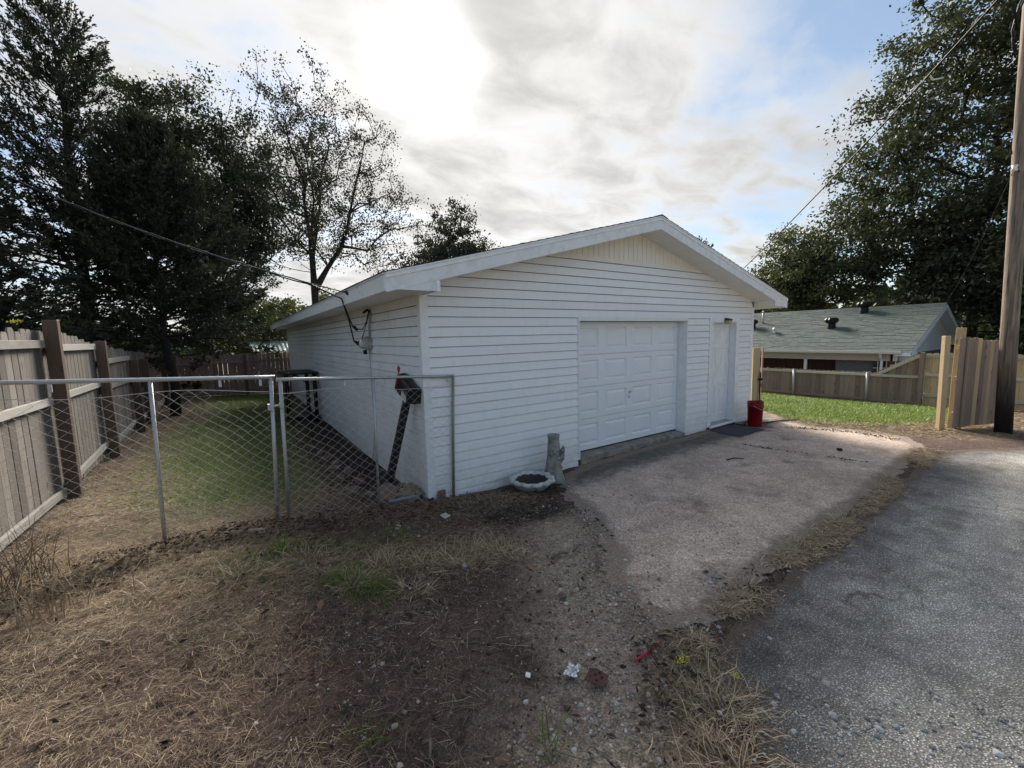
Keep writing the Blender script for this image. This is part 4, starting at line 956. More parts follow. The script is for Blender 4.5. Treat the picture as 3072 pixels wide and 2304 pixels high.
def build_trees():
    GL = 'trees behind the wood fence'; GR = 'trees beyond the neighbouring house'
    cedar('cedar_tree', 'feathery open-topped red cedar with a bare central trunk, behind the grey fence', (-5.1, 11.2, .2), 10.2, 3.6, 1.5, 3, 220, 20, 18, .095, GL, topthin=.45)
    cedar('cedar_tree', 'leaning cedar with sideways-swept tips, beside the feathery cedar', (-7.6, 9.2, .2), 9.8, 3.6, 1.2, 8, 180, 20, 22, .088, GL, lean=(-.3, 0))
    cedar('cedar_tree', 'dense dark cedar with drooping skirts rooted inside the grey fence', (-3.35, 9.4, g1(-3.35, 9.4)), 7.0, 3.1, 2.0, 14, 250, 24, 17, .10, GL, droop=.55, topthin=.1)
    cedar('cedar_tree', 'short dark cedar filling the gap behind the fence and the feathery cedar', (-6.4, 6.6, .2), 5.6, 2.9, .6, 21, 180, 22, 17, .10, GL, droop=.3, topthin=.1)
    cedar('cedar_tree', 'bushy low cedar behind the dense drooping cedar', (-2.6, 16.2, .1), 7.6, 3.4, .5, 25, 180, 22, 15, .12, GL, droop=.3, topthin=.1)
    broad('leafy_tree', 'tall dark leafy tree with broken upright tips behind the cedars', (-2.6, 17.5, .1), [(-2.6, 17.5, .1), (-2.7, 17.5, 4), (-2.6, 17.4, 8), (-2.7, 17.5, 11.6)],
          [(-2.9, 17.5, 10.5, 1.9, 1.9, 2.8), (-1.2, 17.6, 9.4, 1.7, 1.8, 2.6), (-3.9, 17.4, 10.0, 1.5, 1.7, 2.6), (-.6, 17.6, 7.2, 1.8, 1.8, 2.4), (-3.2, 17.5, 6.2, 3.2, 2.6, 3.4)], 380, 150, .125, .50, 'leaf_oak', 'bark_dark', 31, group=GL, tbias=-.12)
    # sparse bare-limbed tree: traced main limbs
    Yt = 22.7; trunk = [(2.5, Yt, -.1), (2.5, Yt, 2.5), (2.51, Yt, 5.07)]
    rng = np.random.RandomState(77); T = empty('sparse_tree', (2.5, Yt, -.1)); tag(T, 'tall sparse-leaved tree with many bare forked limbs behind the garage eave', 'tree', GL)
    nodes = [np.array(p) for p in trunk]; par = [-1, 0, 1]
    def limb(p, start, pts, dy):
        last = start; a = nodes[start]
        for i, q in enumerate(pts):
            b = np.array([q[0], Yt + dy * (i + 1) / len(pts), q[1]])
            for t in (.5, 1.0): nodes.append(a + (b - a) * t + rng.normal(0, .06, 3)); par.append(last); last = len(nodes) - 1
            a = b
        return last
    n0 = limb(0, 2, [(2.48, 7.2)], 0); a1 = limb(0, n0, [(2.35, 9.1), (2.2, 10.9), (1.6, 13.2), (.75, 14.9)], -1.2); limb(0, n0, [(2.85, 10.3), (2.75, 12.5), (2.43, 13.9), (2.36, 16.4)], .8)
    limb(0, n0, [(3.2, 10.0), (3.55, 12.3), (4.15, 14.0), (4.0, 15.6)], 1.6); l4 = limb(0, 2, [(4.1, 7.75), (4.8, 9.8), (5.1, 11.4), (5.8, 13.9)], -.6)
    limb(0, l4 - 4, [(6.3, 10.8), (7.85, 11.9)], 1.0); limb(0, l4 - 6, [(5.5, 7.5), (6.8, 8.85)], -1.2); limb(0, a1 - 4, [(.9, 11.5), (-.1, 12.8)], .8); limb(0, n0, [(1.2, 8.6), (.2, 9.8), (-.3, 11.0)], -.8)
    main = np.array(nodes[6:]); cl = main[rng.randint(0, len(main), 640)] + rng.normal(0, 1, (640, 3)) * np.array([1.15, 1.1, .95])
    cl = cl[cl[:, 2] > 6.3]
    N, P, E_ = grow(nodes, par, cl, rng, .6, .1); m = MB(); limbs(m, N, P, .016, .47, .40); m.build('trunk', MT['bark_dark'], T, smooth=True)
    k = rng.poisson(44, len(cl)); cc = np.repeat(cl, k, 0); m = MB(); pos = cc + rng.normal(0, .22, cc.shape)
    leaves(m, pos, .135, .6, rng, rng.normal(.4, .2, len(pos))); m.build('crown', MT['leaf_pale'], T, tint=True)
    broad('round_tree', 'small rounded tree showing above the garage roof slope', (16, 31, -.4), [(16, 31, -.4), (16, 31, 6), (16.2, 31, 10)], [(16, 31, 11.4, 2.7, 2.6, 3.2), (18.2, 30.6, 9.2, 2.5, 2.4, 2.4), (13.6, 31.4, 9.2, 2.2, 2.4, 2.4), (11.5, 31.4, 7.5, 2.0, 2, 1.8), (16.2, 31, 8, 4, 3, 3)], 300, 75, .24, .62, 'leaf_pale', 'bark_dark', 41, group=GL, r_tip=.02)
    for i, (x, y, h, r, s, lm, lab) in enumerate(((1.2, 21.0, 4.6, 2.2, 51, 'leaf_mid', 'yellow-green shrub tree behind the green shed roof'), (-1.6, 22.5, 5.6, 2.4, 52, 'leaf_mid', 'leafy shrub tree left of the shed, darker below'), (4.6, 26.5, 5.6, 2.8, 53, 'leaf_mid', 'bushy tree low behind the garage eave under the sparse tree'), (8.5, 29, 6.8, 2.6, 54, 'leaf_pale', 'thin pale bushy tree between the sparse tree and the rounded tree'))):
        b = (x, y, g1(x, y)); broad('shrub_tree', lab, b, [b, (x, y, h * .35), (x + .1, y, h * .7)], [(x, y, h * .55, r, r, h * .42), (x - r * .4, y, h * .4, r * .8, r * .8, h * .32), (x + r * .5, y, h * .45, r * .7, r * .8, h * .35)], 130, 85, .18, .5, lm, 'bark_dark', s, group=GL, tbias=.08)
    # right side: great oak and neighbours
    broad('oak_tree', 'huge dark oak filling the sky beyond the neighbouring house', (31, 0, -.9), [(31, 0, -.9), (31, 0, 4), (31, .3, 9), (31, 0, 14)],
          [(31.5, .2, 16.5, 5.0, 5.0, 5.5), (29.5, 2.6, 12.0, 3.6, 3.8, 4.2), (29.4, 4.4, 9.0, 3.2, 2.6, 2.8), (31, -4, 14, 5, 5, 6), (30, 0, 8.0, 4.5, 5.0, 4.5), (32, -8, 12, 5, 5, 7), (29, 3.6, 6.0, 4, 4, 3.2), (33, -2.5, 20.5, 4.5, 4.5, 3.5), (29, -4, 5, 4, 5, 4)], 1150, 125, .20, .82, 'leaf_oak', 'bark_dark', 61, r_tip=.022, rmax=.55, group=GR)
    broad('leafy_tree', 'mid-sized rounded green tree stepping down beside the huge oak', (28, 9, -1), [(28, 9, -1), (28, 9, 3), (28, 9, 6)], [(27.5, 7.2, 5.9, 2.6, 2.3, 2.4), (28.5, 9.6, 4.0, 2.3, 2.2, 2.3), (27, 6.4, 4.2, 2.6, 2.6, 2.4), (29, 11.6, 2.9, 2.2, 2.2, 1.9)], 340, 140, .165, .6, 'leaf_mid', 'bark_dark', 63, r_tip=.018, group=GR)
    broad('leafy_tree', 'lower bright bush peeping over the left end of the green roof', (29, 15, -1), [(29, 15, -1), (29, 15, 2)], [(29, 15, 2.6, 2.8, 3.2, 2.6), (30, 18, 2.6, 2.8, 3.2, 2.6)], 150, 100, .2, .6, 'leaf_mid', 'bark_dark', 64, r_tip=.018, group=GR, tbias=.15)
    cedar('cedar_tree', 'conifer with spiky tip just showing over the right roof slope', (32.5, 16.6, -1), 10.6, 3.4, 1, 66, 120, 12, 12, .2, GR)
    broad('leafy_tree', 'black-shadowed evergreen thicket tree behind the gate and pole', (22.5, -6.6, -.5), [(22.5, -6.6, -.5), (22.5, -6.6, 3), (22.5, -6.6, 6)], [(22.5, -6.6, 4.2, 3.0, 2.6, 3.8), (24.5, -4.6, 3.4, 2.6, 2.2, 3.4), (23.5, -9.4, 4.0, 3.2, 2.6, 4.0), (26, -6, 8, 4, 4, 4)], 460, 100, .2, .65, 'leaf_oak', 'bark_dark', 67, r_tip=.018, group=GR, tbias=-.22)
    broad('leafy_tree', 'dark thicket tree between the house gable and the huge oak', (27.5, -2.6, -.8), [(27.5, -2.6, -.8), (27.5, -2.6, 3)], [(27.5, -2.6, 3.4, 2.8, 2.2, 3.6), (28.5, .4, 4.6, 2.6, 2.6, 3)], 240, 100, .2, .65, 'leaf_oak', 'bark_dark', 68, r_tip=.018, group=GR, tbias=-.2)
    # far-off wood that closes the horizon
    rng = np.random.RandomState(5); m = MB(); n = 32000; a = rng.uniform(0, 2 * math.pi, n)
    R = 62 + 8 * np.sin(a * 7) + rng.uniform(-4, 12, n); hh = 6.5 + 2.5 * np.sin(a * 13) + 1.6 * np.sin(a * 31) + 1.2 * np.sin(a * 57); z = hh * rng.uniform(0, 1, n) ** .8 - 1
    P = np.stack([R * np.cos(a) + 5, R * np.sin(a) + 8, z], 1); leaves(m, P, 1.6, .75, rng, rng.normal(.25, .15, n)); o = m.build('woodland', MT['leaf_oak'], None, tint=True); tag(o, 'distant band of dark woodland closing the horizon', 'woodland', kind='stuff')
build_trees()

# =================================================================== NEIGHBOURING HOUSE AND SHED
def build_house():
    H = empty('house', (21, 6, -1.1)); tag(H, 'neighbouring low brick house with green shingle roof and blue gable', 'house')
    XE, ZE, XR, ZR, Y0, Y1 = 18.5, 1.17, 23.0, 2.97, -.45, 15.0; XF = 2 * XR - XE; sl = (ZR - ZE) / (XR - XE)
    m = MB(); m.prism([(XE, ZE), (XR, ZR), (XR, ZR - .06), (XE, ZE - .05)], 'y', Y0 + .01, Y1); m.prism([(XF, ZE), (XR, ZR), (XR, ZR - .06), (XF, ZE - .05)], 'y', Y0 + .01, Y1); R = fixn(m.build('roof', MT['house_white'], H))
    rng = np.random.RandomState(2); m = MB(); nC = 34
    for sx in (1, -1):
        for q in range(nC):
            a0, a1 = q / nC, min(1, (q + 1.25) / nC); y = Y0 - .02
            while y < Y1:
                w = rng.uniform(.22, .42) if sx > 0 else 2.0; y1 = min(y + w, Y1 + .02); dz = rng.uniform(.010, .026)
                # lower edge is at a0 (towards the eave), thicker at the butt
                xa = XE - .02 + (XR - XE + .02) * a0; xb = XE + (XR - XE) * a1
                za = ZE + (xa - XE) * sl + .006 + dz; zb = ZE + (xb - XE) * sl + .006
                if sx < 0: xa, xb = 2 * XR - xa, 2 * XR - xb
                m.add([(xa, y, za), (xa, y1 - .004, za), (xb, y1 - .004, zb), (xb, y, zb), (xa, y, za - dz), (xa, y1 - .004, za - dz)], [(0, 1, 2, 3), (0, 4, 5, 1)]); y = y1
    tag(m.build('shingles', MT['roof_green'], R), kind='stuff')
    m = MB(); m.prism([(XR - .16, ZR - .05), (XR, ZR + .03), (XR + .16, ZR - .05)], 'y', Y0 - .02, Y1); m.build('ridge_cap', MT['roof_green'], R)
    # gutter, fascia, porch beam
    m = MB(); m.box((XE - .03, Y0 + .25, ZE - .15), (XE + .02, Y1, ZE - .055)); m.build('fascia', MT['house_trim_cream'], H)
    m = MB(); m.prism([(XE - .13, ZE - .02), (XE - .03, ZE - .02), (XE - .031, ZE - .12), (XE - .10, ZE - .12)], 'y', Y0 + .25, Y1); fixn(m.build('gutter', MT['house_white'], H))
    m = MB(); m.box((XE + .25, .2, ZE - .42), (XE + .40, Y1, ZE - .16)); m.build('porch_beam', MT['house_trim_cream'], H)
    for y in (3.0, 6.6, 10): m = MB(); m.box((XE + .27, y - .05, -1.1), (XE + .37, y + .05, ZE - .425)); m.build('porch_column', MT['house_white'], H)
    m = MB(); m.box((XE + 1.4, .1, -1.2), (XE + 1.55, Y1, ZE + .3)); m.build('brick_wall', MT['house_brick'], H)
    m = MB(); m.box((XE + .42, .1, ZE - .165), (XE + 1.39, Y1, ZE - .155)); m.build('porch_ceiling', MT['shutter_grey'], H)
    m = MB(); m.box((XE + .6, .75, -1.1), (XE + .66, 2.0, ZE - .43)); m.build('porch_screen', MT['shutter_grey'], H)
    m = MB(); m.tube([(XE - .02, .42, ZE - .1), (XE + .1, .42, ZE - .3), (XE + .24, .42, ZE - .36), (XE + .24, .42, -1.05)], .045, 8); m.build('downspout', MT['house_white'], H)
    m = MB(); m.box((XE + .42, -.10, -1.15), (XE + .48, .72, ZE - .43)); wd = m.build('window', MT['window_glass'], H)
    for y in (.05, .31, .57): m = MB(); m.box((XE + .40, y - .012, -.6), (XE + .418, y + .012, ZE - .44)); m.build('mullion', MT['house_white'], wd)
    for z in (.2, .45): m = MB(); m.box((XE + .395, -.09, z), (XE + .412, .71, z + .022)); m.build('mullion', MT['house_white'], wd)
    # gable wall with lap siding
    m = MB(); yw = .0; m.prism([(XE + .45, -1.2), (XF - .45, -1.2), (XF - .45, ZE + .05), (XR, ZR - .12), (XE + .45, ZE + .05)], 'y', yw + .02, yw + .15); GW_ = fixn(m.build('gable_wall', MT['house_blue'], H))
    z = .35
    while z < 2.75:
        z1 = z + .20
        def ex(h): return min(XR - .05, max(XE + .5, XE + (h - ZE) / sl + .16))
        a, b = ex(z), ex(z1); c, d = 2 * XR - a, 2 * XR - b
        m = MB(); m.add([(a, yw - .025, z), (c, yw - .025, z), (d, yw + .01, z1), (b, yw + .01, z1), (a, yw + .019, z), (c, yw + .019, z)], [(0, 1, 2, 3), (0, 4, 5, 1)]); m.build('siding_board', MT['house_blue'], GW_); z = z1
    for sx in (1, -1):
        xe = XE if sx > 0 else XF; m = MB(); m.prism([(xe, ZE - .02), (XR, ZR - .02), (XR, ZR - .22), (xe + sx * .1, ZE - .20), (xe, ZE - .16)], 'y', Y0 - .02, Y0 + .008); fixn(m.build('rake_board', MT['house_blue'], H))
        m = MB(); m.add([(xe, Y0 + .01, ZE - .07), (XR, Y0 + .01, ZR - .07), (XR, yw + .01, ZR - .07), (xe, yw + .01, ZE - .07)], [(0, 1, 2, 3)]); m.build('rake_soffit', MT['house_blue'], H)
    m = MB(); m.box((XE, Y0 - .015, ZE - .20), (XE + .75, yw, ZE - .075)); m.build('eave_return', MT['house_blue'], H)
    V = MB(); V.box((XR - .22, yw - .045, 2.05), (XR + .22, yw - .03, 2.55)); vo = V.build('gable_vent', MT['shutter_grey'], H)
    for i in range(7):
        m = MB(); z = 2.08 + i * .065; m.add([(XR - .2, yw - .07, z), (XR + .2, yw - .07, z), (XR + .2, yw - .046, z + .05), (XR - .2, yw - .046, z + .05)], [(0, 1, 2, 3)]); m.build('slat', MT['house_white'], vo)
    m = MB(); m.prism([(yw - .02, .98), (yw - 1.3, .62), (yw - 1.3, .55), (yw - .02, .90)], 'x', XE + 2.2, XF - 1.0); fixn(m.build('porch_roof', MT['roof_green'], H))
    # roof furniture
    def turbine(name, x, y, s, lab):
        z = ZE + (x - XE) * sl; t = empty(name, (x, y, z)); tag(t, lab, 'roof vent')
        m = MB(); m.lathe([(.16 * s, -.1), (.16 * s, .2 * s), (.15 * s, .22 * s)], (x, y, z), 16); m.build('base', MT['turbine_black'], t, smooth=True)
        m = MB(); m.lathe([(.15 * s, .22 * s), (.24 * s, .30 * s), (.25 * s, .38 * s), (.20 * s, .46 * s), (0, .50 * s)], (x, y, z), 20, lambda a, h: 1 + .07 * math.cos(a * 10)); m.build('fins', MT['turbine_black'], t)
    turbine('roof_turbine', 20.7, 2.78, 1.0, 'black turbine vent lower on the green roof'); turbine('roof_turbine', 22.4, 2.13, 1.05, 'black turbine vent close to the green roof ridge'); turbine('roof_turbine', 20.9, 6.35, 1.0, 'black turbine vent beside the garage corner edge of the green roof')
    p = empty('vent_pipe', (21.5, 6.1, 2.35)); tag(p, 'slim grey capped flue pipe rising from the green roof', 'vent pipe'); zz = ZE + 3.0 * sl
    m = MB(); m.tube([(21.5, 6.1, zz - .1), (21.5, 6.1, zz + .62)], .045, 10); m.build('pipe', MT['vent_grey'], p, smooth=True); m = MB(); m.lathe([(.07, 0), (.075, .05), (0, .10)], (21.5, 6.1, zz + .60), 10); m.build('cap', MT['vent_grey'], p)
    p = empty('roof_vent', (20.3, 4.95, 1.9)); tag(p, 'small white hooded vent on the green roof', 'roof vent'); zz = ZE + 1.8 * sl
    m = MB(); m.box((20.15, 4.85, zz - .05), (20.42, 5.05, zz + .02)); m.build('flashing', MT['vent_grey'], p); m = MB(); m.tube([(20.3, 4.95, zz), (20.28, 4.95, zz + .16), (20.2, 4.95, zz + .2), (20.12, 4.95, zz + .12)], .07, 8); m.build('hood', MT['house_white'], p, smooth=True)
    S = empty('shed', (.6, 18, 0)); tag(S, 'small pale shed with green corrugated metal roof behind the back fence', 'shed')
    m = MB(); m.box((-.75, 17.4, -.1), (2.4, 19.6, 1.62)); m.build('wall', MT['shed_wall'], S)
    m = MB(); 
    for i in range(44):
        x = -1.25 + i * .09; zo = .018 if i % 2 else 0; m.add([(x, 17.15, 1.63 + zo), (x + .09, 17.15, 1.63 + (.018 - zo)), (x + .09, 18.4, 2.02 + (.018 - zo)), (x, 18.4, 2.02 + zo)], [(0, 1, 2, 3)])
    m.build('roof', MT['metal_roof_green'], S); m = MB(); m.box((-1.3, 18.35, 2.0), (2.75, 18.5, 2.07)); m.build('ridge_flashing', MT['metal_roof_green'], S)
build_house()

# =================================================================== POLE AND WIRES
def cat_(a, b, sag, n=24):
    a = np.array(a, float); b = np.array(b, float); t = np.linspace(0, 1, n)[:, None]; p = a + (b - a) * t; p[:, 2] -= sag * 4 * (t * (1 - t))[:, 0]; return p
def build_pole():
    P = empty('utility_pole', (9.94, -3.69, 0)); tag(P, 'tall round wooden utility pole, tar-black at its foot, beside the gate', 'utility pole')
    pts = np.array([(9.94, -3.69, -.15), (9.94, -3.64, 1.5), (9.93, -3.58, 3.5), (9.92, -3.50, 6.3), (9.92, -3.42, 9.6)]) - np.array([9.94, -3.69, 0])
    m = MB(); m.tube(pts, [.120, .116, .111, .103, .095], 20); o = m.build('shaft', MT['pole_wood'], None, smooth=True); o.parent = P
    q = at(3030, 478, 1, -3.62); m = MB(); m.tube([(q[0] - .05, q[1], 4.72), (q[0] + .25, q[1] + .02, 4.70)], .012, 6); m.build('bracket', MT['black_metal'], P)
    ins = np.array([9.60, -3.52, 4.72]); m = MB(); m.lathe([(.0, -.05), (.045, -.045), (.03, 0), (.045, .045), (0, .05)], ins, 10); m.build('insulator', MT['insulator_white'], P, smooth=True)
    m = MB(); m.tube([ins + (0, 0, -.03), ins + (.12, -.02, -.02), ins + (.32, -.04, -.02)], .012, 5); m.build('bolt', MT['black_metal'], P)
    for k, (z, r) in enumerate(((6.9, .02), (7.0, .02), (7.35, .025))):
        m = MB(); m.tube([(9.9, -3.46, z + .9), (9.72, -3.36, z + .45), (9.66 - .1 * k, -3.33, z), (9.7, -3.38, z - .3)], r * .8, 5); m.build('jumper_cable', MT['cable_black'], P, smooth=True)
    E_ = at(2120, 905, 1, 9.0)
    w = empty('overhead_wire', (9.9, -3.5, 8.2)); tag(w, 'grey overhead service wire sloping from the pole down behind the garage roof', 'wire')
    A = np.array([9.88, -3.45, 8.15]); pts = cat_(A, E_, .28, 40); m = MB(); m.tube(pts, .020, 6, False); m.build('strand', MT['cable_black'], w, smooth=True)
    sp = pts[5]; m = MB(); m.tube([sp + (-.25, .15, -.22), sp, sp + (.08, -.06, .12), sp + (.2, -.1, .02), sp + (.5, -.2, .1)], .016, 6); m.build('splice_clamp', MT['insulator_white'], w, smooth=True)
    w = empty('overhead_wire', (9.6, -3.5, 4.7)); tag(w, 'thin dark wire running from the white insulator to the house gable', 'wire')
    m = MB(); m.tube(cat_(ins, (23.0, -.4, 3.0), .25, 30), .0045, 5, False); m.build('strand', MT['cable_black'], w)
    # service drop over the side yard
    br = np.array([-.60, 1.13, 2.66]); Q = at(-520, 235, 0, -8.5)
    w = empty('service_drop', tuple(br)); tag(w, 'twisted black service cable crossing the yard to the garage eave, looping to the wall hook', 'cable')
    base = cat_(Q, br, .42, 60)
    m = MB(); m.tube(base, .008, 5, False); m.build('bare_neutral', MT['cable_grey'], w, smooth=True)
    u = np.linspace(0, 1, 60)
    hook = np.array([-.07, 2.05, 2.46])
    for k in range(2):
        ph = u * 46 + k * math.pi; off = np.stack([np.zeros(60), np.cos(ph) * .014, np.sin(ph) * .014 - .012], 1); tw = (base + off)[:57]
        tail = [np.array([-.62, 1.35, 2.60]), np.array([-.45, 1.75, 2.38 - .05 * k]), np.array([-.30, 2.15, 2.22 - .22 * k])] + ([np.array([-.24, 2.25, 2.20]), np.array([-.15, 2.15, 2.19]), np.array([-.1, 2.05, 2.33])] if k == 0 else [np.array([-.22, 2.3, 1.96]), np.array([-.15, 2.2, 2.05]), np.array([-.1, 2.08, 2.30])]) + [hook]
        m = MB(); m.tube(np.vstack([tw, tail]), .0105, 6, False); m.build('insulated_conductor', MT['cable_black'], w, smooth=True)
        j = tail[3] if k == 0 else tail[3]; m = MB(); m.tube([j + (-.03, -.06, .03), j + (.03, .06, -.01)], .024, 8); m.build('splice_connector', MT['cable_black'], w)
    m = MB(); m.tube([br + (.0, 0, 0), br + (.05, .01, -.03)], .02, 6); m.tube([br + (.02, .03, .03), br + (-.05, .0, .01), br + (.0, -.03, .0)], .008, 5); m.build('anchor', MT['black_metal'], w)
    # meter
    M_ = empty('electric_meter', (0, 2.22, 1.96)); tag(M_, 'round glass electric meter on the garage side wall with conduit', 'electric meter')
    def disc(x0, x1, r, name, mat, sm=True, prof=None):
        a = np.arange(20) * 2 * math.pi / 20; m = MB(); pr = prof or [(x0, r), (x1, r)]; V = [(x, 2.22 + rr * math.cos(t), 1.96 + rr * math.sin(t)) for (x, rr) in pr for t in a]
        Q_ = [(i * 20 + k, i * 20 + (k + 1) % 20, (i + 1) * 20 + (k + 1) % 20, (i + 1) * 20 + k) for i in range(len(pr) - 1) for k in range(20)]; m.add(V, Q_); m.build(name, MT[mat], M_, smooth=sm)
    disc(0, 0, 0, 'meter_can', 'meter_grey', False, [(-.02, .0), (-.02, .115), (-.10, .115), (-.105, .095), (-.105, 0)]); disc(0, 0, 0, 'meter_glass', 'meter_glass', True, [(-.105, .09), (-.17, .088), (-.20, .07), (-.21, .0)]); disc(0, 0, 0, 'meter_dial', 'label_white', False, [(-.107, .0), (-.12, .06), (-.13, .0)])
    m = MB(); m.box((-.14, 2.20, 1.78), (-.09, 2.25, 1.85)); m.build('seal_lug', MT['black_metal'], M_)
    m = MB(); m.tube([(-.045, 2.16, 2.06), (-.045, 2.14, 2.25), (-.045, 2.08, 2.47)], .016, 8); m.build('conduit', MT['meter_grey'], M_, smooth=True)
    m = MB(); m.tube([(-.045, 2.06, 2.47), (-.08, 2.06, 2.50), (-.12, 2.16, 2.46)], .022, 8); m.build('weatherhead', MT['cable_black'], M_, smooth=True)
    m = MB(); m.tube([(-.04, 2.24, 1.85), (-.04, 2.24, 1.2), (-.035, 2.2, .6), (-.05, 2.32, .1), (-.045, 2.5, -.15)], .007, 5); m.build('ground_wire', MT['meter_grey'], M_, smooth=True)
build_pole()

# =================================================================== OBJECTS IN THE YARD
def ellipsoid(m, c, r, rot=None, n=12, k=8):
    V = []; 
    for i in range(k + 1):
        t = math.pi * i / k
        for j in range(n):
            a = 2 * math.pi * j / n; v = Vector((r[0] * math.sin(t) * math.cos(a), r[1] * math.sin(t) * math.sin(a), r[2] * math.cos(t)))
            if rot is not None: v = rot @ v
            V.append((c[0] + v.x, c[1] + v.y, c[2] + v.z))
    Q = [(i * n + j, (i + 1) * n + j, (i + 1) * n + (j + 1) % n, i * n + (j + 1) % n) for i in range(k) for j in range(n)]; m.add(V, Q)
def rock(m, c, s, rng, flat=.6, tint=None):
    """irregular stone, 20-ish faces"""
    t = (1 + 5 ** .5) / 2; V = np.array([(-1,t,0),(1,t,0),(-1,-t,0),(1,-t,0),(0,-1,t),(0,1,t),(0,-1,-t),(0,1,-t),(t,0,-1),(t,0,1),(-t,0,-1),(-t,0,1)]) / 1.9
    F = [(0,11,5),(0,5,1),(0,1,7),(0,7,10),(0,10,11),(1,5,9),(5,11,4),(11,10,2),(10,7,6),(7,1,8),(3,9,4),(3,4,2),(3,2,6),(3,6,8),(3,8,9),(4,9,5),(2,4,11),(6,2,10),(8,6,7),(9,8,1)]
    V = V * rng.uniform(.75, 1.2, (12, 1)); a = rng.uniform(0, 6.28); V = V * np.array([1, rng.uniform(.6, 1), flat]) * s
    R = np.array([[math.cos(a), -math.sin(a), 0], [math.sin(a), math.cos(a), 0], [0, 0, 1]]); m.add(V @ R.T + np.array(c), None, F, tint=tint)

